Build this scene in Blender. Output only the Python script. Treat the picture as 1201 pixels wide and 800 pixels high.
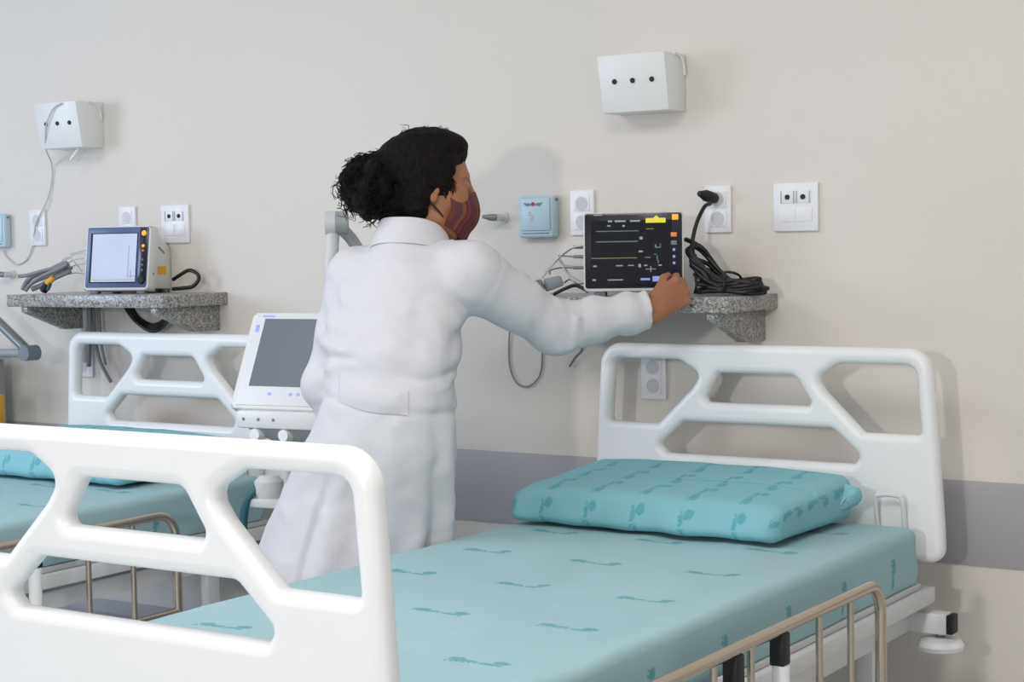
import bpy, bmesh, math, random
import numpy as np
from mathutils import Vector, Matrix, noise

for o in list(bpy.data.objects):
    bpy.data.objects.remove(o)
SC = bpy.context.scene
COL = SC.collection
random.seed(7)
PI = math.pi

# ------------------------------------------------------------------ camera
CF, CTH, CH, CZ, CROLL = 2040.0, math.radians(33.4), 281.0, 1.32, math.radians(-1.03)
_p = math.atan((400 - CH) / CF)
_R = np.array([math.cos(CTH), math.sin(CTH), 0.0])
_Fh = np.array([-math.sin(CTH), math.cos(CTH), 0.0])
_F = _Fh * math.cos(_p) + np.array([0, 0, -math.sin(_p)])
_U = _Fh * math.sin(_p) + np.array([0, 0, math.cos(_p)])
_R, _U = _R * math.cos(CROLL) + _U * math.sin(CROLL), _U * math.cos(CROLL) - _R * math.sin(CROLL)
_C = np.array([0.0, 0.0, CZ])
cam = bpy.data.cameras.new('camera')
cam.sensor_width = 36.0
cam.lens = CF / 1201.0 * 36.0
cam.clip_start = 0.05
camo = bpy.data.objects.new('camera', cam)
COL.objects.link(camo)
M = Matrix.Identity(4)
for i in range(3):
    M[i][0], M[i][1], M[i][2], M[i][3] = _R[i], _U[i], -_F[i], _C[i]
camo.matrix_world = M
SC.camera = camo

def ray(x, y):
    return _F + _R * (x - 600.5) / CF - _U * (y - 400) / CF
def onY(x, y, Y):
    d = ray(x, y); return _C + d * (Y / d[1])
def atz(x, y, z):
    return _C + ray(x, y) * z

# ------------------------------------------------------------------ world, lights, exposure
SC.view_settings.view_transform = 'Standard'
SC.view_settings.look = 'None'
SC.view_settings.gamma = 1.0
SC.view_settings.use_curve_mapping = False
SC.view_settings.exposure = -0.40
SC.cycles.use_denoising = True
w = bpy.data.worlds.new('world'); SC.world = w; w.use_nodes = True
bg = w.node_tree.nodes['Background']
bg.inputs[0].default_value = (0.975, 0.972, 1.0, 1); bg.inputs[1].default_value = 0.42

def area(name, loc, aim, sx, sy, power, col):
    l = bpy.data.lights.new(name, 'AREA'); l.shape = 'RECTANGLE'; l.size = sx; l.size_y = sy
    l.energy = power; l.color = col
    o = bpy.data.objects.new(name, l); COL.objects.link(o); o.location = loc
    o.rotation_euler = (Vector(aim) - Vector(loc)).to_track_quat('-Z', 'Y').to_euler()
    return o
area('video_light', (-1.15, -1.6, 1.66), (-2.3, 4.2, 1.1), 0.2, 0.2, 62, (1.0, 0.965, 0.935))
area('side_light', (-7.2, 0.6, 1.9), (-3.2, 3.6, 0.9), 1.6, 1.4, 98, (0.64, 0.765, 1.0))  # cool daylight from the window on the left
area('side_light', (2.3, 0.9, 1.5), (-1.4, 4.2, 0.6), 1.6, 1.4, 14, (1.0, 0.94, 0.88))  # added warm fill from the right, unseen lamp with no window behind it
area('ceiling_light', (-1.2, 1.6, 2.85), (-1.2, 1.6, 0), 1.2, 1.2, 42, (1.0, 0.965, 0.93))
area('ceiling_light', (-3.8, 1.6, 2.85), (-3.8, 1.6, 0), 1.2, 1.2, 40, (0.98, 0.975, 1.0))

# ------------------------------------------------------------------ materials
def lin(c):
    return tuple(((v / 255) / 12.92 if v / 255 <= 0.04045 else ((v / 255 + 0.055) / 1.055) ** 2.4) for v in c)
def mat(name, rgb, rough=0.5, metal=0.0, spec=0.5, bump=0.0, bscale=60.0, var=0.0, vscale=6.0, emit=0.0, coat=0.0):
    m = bpy.data.materials.new(name); m.use_nodes = True
    nt = m.node_tree; b = nt.nodes['Principled BSDF']
    c = lin(rgb)
    b.inputs['Base Color'].default_value = (*c, 1)
    b.inputs['Roughness'].default_value = rough
    b.inputs['Metallic'].default_value = metal
    b.inputs['Specular IOR Level'].default_value = spec
    b.inputs['Coat Weight'].default_value = coat
    tc = nt.nodes.new('ShaderNodeTexCoord')
    n = nt.nodes.new('ShaderNodeTexNoise'); n.inputs['Scale'].default_value = vscale; n.inputs['Detail'].default_value = 4
    nt.links.new(tc.outputs['Object'], n.inputs['Vector'])
    r = nt.nodes.new('ShaderNodeMix'); r.data_type = 'RGBA'
    r.inputs[6].default_value = (*[max(0, v * (1 - var)) for v in c], 1)
    r.inputs[7].default_value = (*[min(1, v * (1 + var)) for v in c], 1)
    nt.links.new(n.outputs['Fac'], r.inputs[0]); nt.links.new(r.outputs[2], b.inputs['Base Color'])
    if bump > 0:
        n2 = nt.nodes.new('ShaderNodeTexNoise'); n2.inputs['Scale'].default_value = bscale; n2.inputs['Detail'].default_value = 5
        nt.links.new(tc.outputs['Object'], n2.inputs['Vector'])
        bp = nt.nodes.new('ShaderNodeBump'); bp.inputs['Strength'].default_value = bump; bp.inputs['Distance'].default_value = 0.01
        nt.links.new(n2.outputs['Fac'], bp.inputs['Height']); nt.links.new(bp.outputs['Normal'], b.inputs['Normal'])
    if emit > 0:
        b.inputs['Emission Color'].default_value = (*c, 1); b.inputs['Emission Strength'].default_value = emit
    return m

class NG:                                   # tiny node-graph helper
    def __init__(s, m): s.nt = m.node_tree
    def v(s, x, sock):
        if isinstance(x, (int, float)): sock.default_value = x
        else: s.nt.links.new(x, sock)
    def m(s, op, a, b=0.0, c=0.0):
        n = s.nt.nodes.new('ShaderNodeMath'); n.operation = op
        s.v(a, n.inputs[0]); s.v(b, n.inputs[1]); s.v(c, n.inputs[2]); return n.outputs[0]

MAT = {}
def defmat(k, *a, **kw): MAT[k] = mat(k, *a, **kw)
defmat('wall_paint', (226, 219, 211), 0.75, bump=0.03, bscale=180, var=0.015, vscale=1.5)
defmat('vinyl_band', (172, 169, 173), 0.5, var=0.03)
defmat('ceiling_paint', (235, 235, 232), 0.9)
defmat('white_plastic', (240, 240, 241), 0.33, var=0.01, vscale=3)
defmat('white_metal', (226, 226, 228), 0.35, var=0.01)
defmat('plate_plastic', (238, 237, 240), 0.35)
defmat('socket_grey', (206, 205, 208), 0.4)
defmat('box_white', (233, 233, 231), 0.4)
defmat('black_rubber', (22, 22, 24), 0.55)
defmat('black_cable', (14, 14, 16), 0.42)
defmat('grey_cable', (132, 133, 138), 0.5)
defmat('pale_cable', (205, 203, 204), 0.5)
defmat('steel', (196, 184, 170), 0.25, metal=1.0, var=0.03)
defmat('dark_hole', (45, 38, 34), 0.7)
defmat('coat_cloth', (212, 210, 215), 0.85, bump=0.12, bscale=220, var=0.012, vscale=5)
defmat('trouser_cloth', (225, 225, 230), 0.85)
defmat('skin', (160, 108, 77), 0.5, var=0.08, vscale=18, bump=0.04, bscale=140)
defmat('hair', (15, 10, 9), 0.66, spec=0.15, var=0.4, vscale=40, bump=0.6, bscale=110)
defmat('case_white', (228, 227, 223), 0.4)
defmat('bezel_blue', (82, 98, 138), 0.35)
defmat('bezel_black', (30, 32, 44), 0.2)
defmat('screen_black', (19, 20, 28), 0.12, coat=0.3)
defmat('screen_pale', (184, 192, 212), 0.15, emit=0.48, var=0.14, vscale=9)  # pale emissive screen colour, mottled by noise
defmat('screen_grey', (104, 110, 118), 0.35)
defmat('ui_white', (150, 158, 168), 0.5, emit=0.25)
defmat('ui_cyan', (88, 122, 130), 0.5, emit=0.2)
defmat('ui_olive', (128, 124, 92), 0.5, emit=0.2)
defmat('ui_violet', (150, 160, 225), 0.5, emit=0.35)
defmat('ui_yellow', (225, 215, 60), 0.5, emit=0.4)
defmat('amber', (250, 178, 40), 0.4, emit=0.5)
defmat('orange', (228, 128, 40), 0.4, emit=0.35)
defmat('yellow_label', (238, 176, 40), 0.5)
defmat('red_mark', (190, 48, 52), 0.5)
defmat('pink_mark', (206, 176, 182), 0.5)
defmat('grey_mark', (120, 130, 136), 0.5)
defmat('blue_plastic', (190, 213, 224), 0.4)
defmat('grey_metal', (122, 126, 128), 0.35, metal=0.3)
defmat('mid_grey', (150, 156, 158), 0.4)
defmat('light_grey', (206, 207, 209), 0.4)
defmat('slate_plastic', (118, 126, 132), 0.5)
defmat('teal_tube', (40, 92, 104), 0.4)
defmat('yellow_plastic', (216, 164, 20), 0.5)
defmat('shoe_white', (215, 215, 215), 0.5)
defmat('eye_white', (150, 135, 125), 0.3)

def mk_floor():
    m = mat('floor_vinyl', (208, 214, 213), 0.3, var=0.08, vscale=9, bump=0.02)
    return m
MAT['floor_vinyl'] = mk_floor()

def mk_granite():
    m = mat('granite', (140, 138, 136), 0.3)
    nt = m.node_tree; b = nt.nodes['Principled BSDF']; tc = nt.nodes.new('ShaderNodeTexCoord')
    vo = nt.nodes.new('ShaderNodeTexVoronoi'); vo.inputs['Scale'].default_value = 240
    no = nt.nodes.new('ShaderNodeTexNoise'); no.inputs['Scale'].default_value = 90; no.inputs['Detail'].default_value = 6
    nt.links.new(tc.outputs['Object'], vo.inputs['Vector']); nt.links.new(tc.outputs['Object'], no.inputs['Vector'])
    sep = nt.nodes.new('ShaderNodeSeparateColor'); nt.links.new(vo.outputs['Color'], sep.inputs[0])
    g = NG(m); f = g.m('ADD', g.m('MULTIPLY', sep.outputs[0], 0.6), g.m('MULTIPLY', no.outputs['Fac'], 0.5))
    cr = nt.nodes.new('ShaderNodeValToRGB'); e = cr.color_ramp.elements
    e[0].position = 0.22; e[0].color = (*lin((88, 86, 84)), 1); e[1].position = 0.85; e[1].color = (*lin((196, 194, 190)), 1)
    x = e.new(0.42); x.color = (*lin((130, 128, 125)), 1); x = e.new(0.62); x.color = (*lin((160, 157, 154)), 1)
    nt.links.new(f, cr.inputs[0]); nt.links.new(cr.outputs[0], b.inputs['Base Color'])
    return m
MAT['granite'] = mk_granite()

def mk_print(name, rgb, ink, px, py, turn=False):
    # disposable sheet fabric with a repeated small printed motif, laid out in the unwrapped cloth's own UV
    m = mat(name, rgb, 0.8, bump=0.05, bscale=35)
    nt = m.node_tree; b = nt.nodes['Principled BSDF']; g = NG(m)
    uv = nt.nodes.new('ShaderNodeUVMap'); sp = nt.nodes.new('ShaderNodeSeparateXYZ'); nt.links.new(uv.outputs[0], sp.inputs[0])
    no = nt.nodes.new('ShaderNodeTexNoise'); no.inputs['Scale'].default_value = 70; nt.links.new(uv.outputs[0], no.inputs['Vector'])
    wob = g.m('MULTIPLY', g.m('SUBTRACT', no.outputs['Fac'], 0.5), 0.012)
    def cell(s, p, off):
        t = g.m('FRACT', g.m('ADD', g.m('DIVIDE', s, p), off)); return g.m('MULTIPLY', g.m('SUBTRACT', t, 0.5), p)
    a_, b_ = (1, 0) if turn else (0, 1)
    u = g.m('ADD', cell(sp.outputs[a_], px, 0.5), wob); v = g.m('ADD', cell(sp.outputs[b_], py, 0.5), wob)
    def ell(cx, cy, rx, ry):
        a = g.m('POWER', g.m('DIVIDE', g.m('SUBTRACT', u, cx), rx), 2.0); c = g.m('POWER', g.m('DIVIDE', g.m('SUBTRACT', v, cy), ry), 2.0)
        return g.m('SUBTRACT', 1.0, g.m('ADD', a, c))
    s = ell(-0.042, 0.0, 0.021, 0.012)
    for e in ((0.045, 0.006, 0.017, 0.013), (-0.02, -0.006, 0.03, 0.006), (0.03, -0.010, 0.02, 0.006)):
        s = g.m('MAXIMUM', s, ell(*e))
    arc = g.m('SUBTRACT', 1.0, g.m('DIVIDE', g.m('ABSOLUTE', g.m('ADD', v, 0.013)), 0.0045))
    arc = g.m('MULTIPLY', arc, g.m('LESS_THAN', g.m('ABSOLUTE', u), 0.06))
    arc = g.m('MULTIPLY', arc, g.m('GREATER_THAN', g.m('SINE', g.m('MULTIPLY', u, 520.0)), -0.4))
    s = g.m('MAXIMUM', s, arc)
    sc = g.m('MULTIPLY', s, 2.5); sc.node.use_clamp = True
    fac = g.m('MULTIPLY', sc, g.m('ADD', 0.35, g.m('MULTIPLY', no.outputs['Fac'], 0.55)))
    mx = nt.nodes.new('ShaderNodeMix'); mx.data_type = 'RGBA'
    mx.inputs[6].default_value = (*lin(rgb), 1); mx.inputs[7].default_value = (*lin(ink), 1)
    nt.links.new(fac, mx.inputs[0]); nt.links.new(mx.outputs[2], b.inputs['Base Color'])
    return m
MAT['sheet_cloth'] = mk_print('sheet_cloth', (158, 190, 196), (34, 142, 146), 0.283, 0.288)
MAT['pillow_cloth'] = mk_print('pillow_cloth', (134, 192, 200), (62, 160, 168), 0.15, 0.13, True)

def mk_mask():
    m = mat('mask_cloth', (90, 40, 45), 0.85)
    nt = m.node_tree; b = nt.nodes['Principled BSDF']
    uv = nt.nodes.new('ShaderNodeUVMap'); sp = nt.nodes.new('ShaderNodeSeparateXYZ'); nt.links.new(uv.outputs[0], sp.inputs[0])
    g = NG(m)
    no = nt.nodes.new('ShaderNodeTexNoise'); no.inputs['Scale'].default_value = 14; nt.links.new(uv.outputs[0], no.inputs['Vector'])
    t = g.m('FRACT', g.m('ADD', g.m('MULTIPLY', sp.outputs[0], 4.0), g.m('MULTIPLY', no.outputs['Fac'], 0.06)))
    cr = nt.nodes.new('ShaderNodeValToRGB'); e = cr.color_ramp.elements
    cols = [(0.0, (120, 40, 44)), (0.18, (70, 38, 74)), (0.3, (140, 52, 44)), (0.42, (46, 44, 60)), (0.55, (150, 70, 40)), (0.68, (60, 66, 58)), (0.8, (112, 36, 52)), (0.92, (86, 60, 46))]
    e[0].position = 0; e[0].color = (*lin(cols[0][1]), 1); e[1].position = 0.92; e[1].color = (*lin(cols[-1][1]), 1)
    for p, c in cols[1:-1]:
        x = e.new(p); x.color = (*lin(c), 1)
    nt.links.new(t, cr.inputs[0]); nt.links.new(cr.outputs[0], b.inputs['Base Color'])
    return m
MAT['mask_cloth'] = mk_mask()

# ------------------------------------------------------------------ mesh helpers
def V(*a): return Vector(a)
class B:
    """collects shapes into one bmesh"""
    def __init__(s): s.bm = bmesh.new()
    def _merge(s, t):
        me = bpy.data.meshes.new('t'); t.to_mesh(me); t.free(); s.bm.from_mesh(me); bpy.data.meshes.remove(me)
    def box(s, x0, x1, y0, y1, z0, z1, bev=0.0, seg=2, mat4=None):
        t = bmesh.new(); bmesh.ops.create_cube(t, size=1)
        for v in t.verts:
            v.co = Vector(((x0 + x1) / 2 + v.co.x * (x1 - x0), (y0 + y1) / 2 + v.co.y * (y1 - y0), (z0 + z1) / 2 + v.co.z * (z1 - z0)))
        if bev > 0: bmesh.ops.bevel(t, geom=t.edges[:], offset=bev, segments=seg, profile=0.5, affect='EDGES')
        if mat4 is not None: bmesh.ops.transform(t, matrix=mat4, verts=t.verts)
        s._merge(t); return s
    def tube(s, pts, r, n=10, caps=True, smooth=0):
        pts = [Vector(p) for p in pts]
        if smooth: pts = catmull(pts, smooth)
        rr = r if isinstance(r, (list, tuple)) else None
        N = len(pts); prev = None; rings = []
        for i, p in enumerate(pts):
            d = (pts[min(i + 1, N - 1)] - pts[max(i - 1, 0)]).normalized()
            if prev is None:
                a = d.orthogonal().normalized()
            else:
                a = (prev - d * prev.dot(d))
                a = a.normalized() if a.length > 1e-6 else d.orthogonal().normalized()
            prev = a; b = d.cross(a)
            if rr: k = i / (N - 1) * (len(rr) - 1); j = min(int(k), len(rr) - 2); R = rr[j] + (rr[j + 1] - rr[j]) * (k - j)
            else: R = r
            rings.append([s.bm.verts.new(p + a * (R * math.cos(2 * PI * q / n)) + b * (R * math.sin(2 * PI * q / n))) for q in range(n)])
        for i in range(N - 1):
            for q in range(n):
                s.bm.faces.new((rings[i][q], rings[i][(q + 1) % n], rings[i + 1][(q + 1) % n], rings[i + 1][q]))
        if caps:
            s.bm.faces.new(rings[0][::-1]); s.bm.faces.new(rings[-1])
        return s
    def lathe(s, prof, c=(0, 0, 0), axis='Z', n=24):
        rings = []
        for r, h in prof:
            ring = []
            for q in range(n):
                a = 2 * PI * q / n; x, y = r * math.cos(a), r * math.sin(a)
                p = {'Z': (x, y, h), 'Y': (x, h, -y), 'X': (h, x, y)}[axis]
                ring.append(s.bm.verts.new(Vector(c) + Vector(p)))
            rings.append(ring)
        for i in range(len(rings) - 1):
            for q in range(n):
                s.bm.faces.new((rings[i][q], rings[i][(q + 1) % n], rings[i + 1][(q + 1) % n], rings[i + 1][q]))
        s.bm.faces.new(rings[0][::-1]); s.bm.faces.new(rings[-1])
        return s
    def prism(s, poly, a0, a1, axis='X', bev=0.0):
        # poly: list of 2D points in the plane normal to axis
        t = bmesh.new()
        def P(u, v, h): return {'X': (h, u, v), 'Y': (u, h, v), 'Z': (u, v, h)}[axis]
        A = [t.verts.new(P(u, v, a0)) for u, v in poly]; Bv = [t.verts.new(P(u, v, a1)) for u, v in poly]
        n = len(poly)
        t.faces.new(A); t.faces.new(Bv[::-1])
        for i in range(n): t.faces.new((A[i], Bv[i], Bv[(i + 1) % n], A[(i + 1) % n]))
        bmesh.ops.recalc_face_normals(t, faces=t.faces)
        if bev > 0: bmesh.ops.bevel(t, geom=t.edges[:], offset=bev, segments=2, profile=0.5, affect='EDGES')
        s._merge(t); return s
    def hull(s, pts, bev=0.0):
        t = bmesh.new()
        for p in pts: t.verts.new(p)
        bmesh.ops.convex_hull(t, input=t.verts)
        bmesh.ops.dissolve_limit(t, angle_limit=0.02, verts=t.verts, edges=t.edges)
        if bev > 0: bmesh.ops.bevel(t, geom=t.edges[:], offset=bev, segments=2, profile=0.5, affect='EDGES')
        s._merge(t); return s
    def xf(s, m): bmesh.ops.transform(s.bm, matrix=m, verts=s.bm.verts); return s
    def build(s, name, m, parent=None, angle=35):
        bmesh.ops.recalc_face_normals(s.bm, faces=s.bm.faces)
        me = bpy.data.meshes.new(name); s.bm.to_mesh(me); s.bm.free()
        return link(name, me, m, parent, angle)

def link(name, me, m, parent=None, angle=35):
    me.materials.clear(); me.materials.append(MAT[m])
    me.shade_smooth()
    if angle < 180: me.set_sharp_from_angle(angle=math.radians(angle))
    o = bpy.data.objects.new(name, me); COL.objects.link(o)
    if parent is not None: o.parent = parent
    return o
def catmull(pts, n):
    out = []; P = [pts[0]] + list(pts) + [pts[-1]]
    for i in range(1, len(P) - 2):
        for k in range(n):
            t = k / n; a, b, c, d = P[i - 1], P[i], P[i + 1], P[i + 2]
            out.append(0.5 * ((2 * b) + (c - a) * t + (2 * a - 5 * b + 4 * c - d) * t * t + (3 * b - a - 3 * c + d) * t ** 3))
    out.append(P[-2]); return out
def thing(name, label, cat, loc=(0, 0, 0), rz=0, group=None):
    o = bpy.data.objects.new(name, None); COL.objects.link(o); o.empty_display_size = 0.05
    o.location = loc; o.rotation_euler = (0, 0, rz); tag(o, label, cat, group); return o
def tag(o, label, cat, group=None):
    o['label'] = label; o['category'] = cat
    if group: o['group'] = group
    return o
def struct(o): o['kind'] = 'structure'; return o
def copy_tree(o, parent=None):
    c = o.copy(); COL.objects.link(c)
    if parent is not None: c.parent = parent
    for ch in list(o.children): copy_tree(ch, c)
    return c
def rounded(poly, r, seg=6):
    n = len(poly); out = []
    for i in range(n):
        p, a, b = Vector(poly[i]), Vector(poly[i - 1]), Vector(poly[(i + 1) % n])
        R = r[i] if isinstance(r, (list, tuple)) else r
        d1, d2 = (a - p).normalized(), (b - p).normalized(); ang = d1.angle(d2)
        if R <= 0 or ang > PI - 0.02: out.append(p); continue
        t = min(R / math.tan(ang / 2), 0.48 * (a - p).length, 0.48 * (b - p).length)
        R = t * math.tan(ang / 2)
        c = p + (d1 + d2).normalized() * (R / math.sin(ang / 2))
        s0, s1 = p + d1 * t - c, p + d2 * t - c
        tot = s0.angle_signed(s1)
        for k in range(seg + 1):
            th = -tot * k / seg
            out.append(c + Vector((s0.x * math.cos(th) - s0.y * math.sin(th), s0.x * math.sin(th) + s0.y * math.cos(th))))
    return out
def panel_mesh(outline, holes, thick, bev, bres=3):
    cu = bpy.data.curves.new('panel', 'CURVE'); cu.dimensions = '2D'; cu.fill_mode = 'BOTH'
    cu.extrude = thick / 2 - bev; cu.bevel_depth = bev; cu.bevel_resolution = bres; cu.offset = -bev
    for loop in [outline] + holes:
        sp = cu.splines.new('POLY'); sp.points.add(len(loop) - 1); sp.use_cyclic_u = True
        for q, p in zip(sp.points, loop): q.co = (p[0], p[1], 0, 1)
    o = bpy.data.objects.new('tmp', cu); COL.objects.link(o)
    dg = bpy.context.evaluated_depsgraph_get()
    me = bpy.data.meshes.new_from_object(o.evaluated_get(dg))
    bpy.data.objects.remove(o); bpy.data.curves.remove(cu)
    me.transform(Matrix.Rotation(PI / 2, 4, 'X'))           # x stays, curve y -> z, thickness along y
    return me

# ------------------------------------------------------------------ setting
WY = 4.237
b = B().box(-9, 3, WY, WY + 0.15, 0, 2.9); struct(b.build('wall_back', 'wall_paint'))
b = B().box(-9, 3, -3, WY, -0.1, 0); struct(b.build('floor', 'floor_vinyl'))
b = B().box(-9, 3, -3, WY + 0.15, 2.9, 3.0); struct(b.build('ceiling', 'ceiling_paint'))
b = B().box(-9, 3, WY - 0.004, WY, 0.483, 0.697, 0.0015); struct(b.build('trim_1', 'vinyl_band'))
b = B().box(-9, 3, WY - 0.012, WY, 0, 0.09, 0.003); struct(b.build('baseboard_back', 'vinyl_band'))

# ------------------------------------------------------------------ beds
def panel_shapes():
    out = rounded([(-0.489, 0.52), (0.489, 0.52), (0.487, 0.60), (0.458, 1.04), (-0.458, 1.04), (-0.487, 0.60)], [0.06, 0.06, 0, 0.062, 0.062, 0], 8)
    lt = rounded([(-0.254, 0.750), (-0.281, 0.775), (-0.208, 0.836), (0.208, 0.836), (0.281, 0.775), (0.254, 0.750)], [0.02, 0.02, 0.02, 0.04, 0.02, 0.02])
    lt = rounded([(-0.262, 0.750), (-0.285, 0.772), (-0.212, 0.836), (0.206, 0.836), (0.278, 0.772), (0.262, 0.750)], [0.012, 0.012, 0.02, 0.03, 0.02, 0.012])
    ut = rounded([(-0.160, 0.889), (-0.110, 0.967), (0.104, 0.967), (0.157, 0.889)], [0.014, 0.014, 0.03, 0.012])
    rh = [(0.286, 0.829), (0.434, 0.829), (0.420, 0.999), (0.222, 0.999), (0.160, 0.962), (0.186, 0.925)]
    rr = [0.012, 0.012, 0.03, 0.05, 0.035, 0.05]
    R = rounded(rh, rr); L = [(-x, y) for x, y in R][::-1]
    return out, [lt, ut, R, L]
BEDX, BEDY, BEDLX = -1.912, 1.845, -2.058
bed = thing('hospital_bed', 'white hospital bed in the right foreground, its printed turquoise sheet and footboard fully in view', 'bed', (BEDX, BEDY, 0), 0, 'hospital beds along the wall')
out, holes = panel_shapes()
foot = panel_mesh(out, holes, 0.046, 0.019, 4); foot.transform(Matrix.Translation((0, 0.023, 0)))
link('footboard', foot, 'white_plastic', bed, 40)
head = panel_mesh(out, holes, 0.046, 0.019, 4); head.transform(Matrix.Translation((0, 2.198, 0)))
hb = link('headboard', head, 'white_plastic', bed, 40)
# mattress retaining loop at the head
B().tube([(0.33, 2.165, 0.60), (0.33, 2.15, 0.672), (0.345, 2.148, 0.685), (0.385, 2.148, 0.685), (0.398, 2.15, 0.672), (0.398, 2.165, 0.60)], 0.006, 8, smooth=4).build('mattress_loop', 'white_metal', bed)
# upper frame : two side beams, cross members, mattress deck
b = B()
for s in (-1, 1): b.box(s * 0.452 - 0.02, s * 0.452 + 0.02, 0.05, 2.17, 0.43, 0.468, 0.003)
for y in (0.08, 0.7, 1.4, 2.13): b.box(-0.44, 0.44, y - 0.02, y + 0.02, 0.435, 0.465, 0.002)
b.build('upper_frame', 'white_metal', bed)
b = B().box(-0.455, 0.455, 0.06, 2.12, 0.469, 0.484, 0.003); b.build('mattress_deck', 'light_grey', bed)
# lower frame with legs, bumper arms
b = B()
for s in (-1, 1):
    b.box(s * 0.40 - 0.02, s * 0.40 + 0.02, 0.12, 2.18, 0.36, 0.41, 0.004)
    for y in (0.30, 1.92): b.box(s * 0.40 - 0.02, s * 0.40 + 0.02, y - 0.02, y + 0.02, 0.12, 0.37, 0.004)
    b.box(s * 0.40 - 0.015, s * 0.40 + 0.015, 0.28, 1.94, 0.14, 0.18, 0.004)
for y in (0.30, 1.92): b.box(-0.40, 0.40, y - 0.02, y + 0.02, 0.14, 0.18, 0.004)
for y in (0.6, 1.6): b.box(-0.40, 0.40, y - 0.02, y + 0.02, 0.37, 0.40, 0.004)
for y in (0.6, 1.6):
    for s in (-1, 1): b.box(s * 0.36 - 0.015, s * 0.36 + 0.015, y - 0.015, y + 0.015, 0.40, 0.436)
b.build('lower_frame', 'white_metal', bed)
for s in (-1, 1):
    for y in (0.30, 1.92):
        c = B().lathe([(0.0, -0.016), (0.05, -0.016), (0.06, -0.010), (0.06, 0.010), (0.05, 0.016), (0.0, 0.016)], (s * 0.40, y + 0.02, 0.061), 'X', 24).build('caster', 'slate_plastic', bed)
        f = B().box(s * 0.40 - 0.026, s * 0.40 + 0.026, y - 0.01, y + 0.03, 0.085, 0.13, 0.004)
        for q in (-1, 1): f.box(s * 0.40 + q * 0.022 - 0.003, s * 0.40 + q * 0.022 + 0.003, y + 0.005, y + 0.035, 0.05, 0.11)
        f.build('caster_fork', 'grey_metal', c)
for s in (-1, 1):
    a = B().box(min(s * 0.385, s * 0.512), max(s * 0.385, s * 0.512), 2.13, 2.178, 0.36, 0.41, 0.005).build('bumper_arm', 'white_metal', bed)
    B().box(min(s * 0.511, s * 0.527), max(s * 0.511, s * 0.527), 2.133, 2.175, 0.362, 0.408, 0.003).build('end_cap', 'black_rubber', a)
    B().lathe([(0.0, 0.315), (0.035, 0.315), (0.052, 0.321), (0.056, 0.332), (0.050, 0.344), (0.03, 0.350), (0.0, 0.350)], (s * 0.49, 2.155, 0), 'Z', 32).build('bumper_wheel', 'white_plastic', a)
    B().tube([(s * 0.49, 2.155, 0.345), (s * 0.49, 2.155, 0.362)], 0.012, 12).build('wheel_axle', 'grey_metal', a)
# side rail (camera side)
RX, RZ = 0.542, 0.579
def railcurve(y0, y1):
    pts = []
    for k in range(9):
        a = PI / 2 * k / 8; pts.append((RX, y1 - 0.07 + 0.07 * math.sin(a), RZ - 0.07 + 0.07 * math.cos(a)))
    pts.append((RX, y1, 0.30))
    pre = []
    for k in range(9):
        a = PI / 2 * (1 - k / 8); pre.append((RX, y0 + 0.07 - 0.07 * math.sin(a), RZ - 0.07 + 0.07 * math.cos(a)))
    return [(RX, y0, 0.30)] + pre + pts
rail = B().tube(railcurve(0.42, 1.64), 0.0125, 14).build('side_rail', 'steel', bed, 60)
for y in (0.555, 0.70, 0.855, 1.005, 1.315, 1.475):
    B().tube([(RX, y, 0.30), (RX, y, RZ)], 0.0075, 10).build('rail_post', 'steel', rail, 60)
B().tube([(RX, 0.42, 0.302), (RX, 1.64, 0.302)], 0.011, 12).build('rail_bottom_bar', 'steel', rail, 60)
for y in (0.938, 1.135):
    k = B().box(RX - 0.017, RX + 0.013, y - 0.017, y + 0.017, RZ - 0.070, RZ - 0.008, 0.004).build('rail_clamp', 'black_rubber', rail)
    B().tube([(RX, y, 0.40), (RX, y, RZ - 0.069)], 0.017, 16).build('clamp_sleeve', 'white_plastic', rail)
    B().tube([(RX, y, 0.30), (RX, y, 0.40)], 0.010, 12).build('clamp_pin', 'grey_metal', rail)
pl = B().box(0.472, 0.478, 0.86, 1.10, 0.36, 0.505, 0.002); pl.build('rail_plate', 'white_metal', bed)
B().tube([(0.477, 1.03, 0.463), (0.482, 1.03, 0.463)], 0.008, 14).build('plate_bolt', 'grey_metal', bed)
for y in (0.88, 1.08): B().box(0.474, RX, y - 0.01, y + 0.01, 0.37, 0.39, 0.002).build('rail_bracket', 'white_metal', bed)

bed2 = copy_tree(bed)
bed2.location = (BEDX + BEDLX, BEDY, 0)
bed2['label'] = 'white hospital bed at left, farther off, seen partly through the near footboard'

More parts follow.
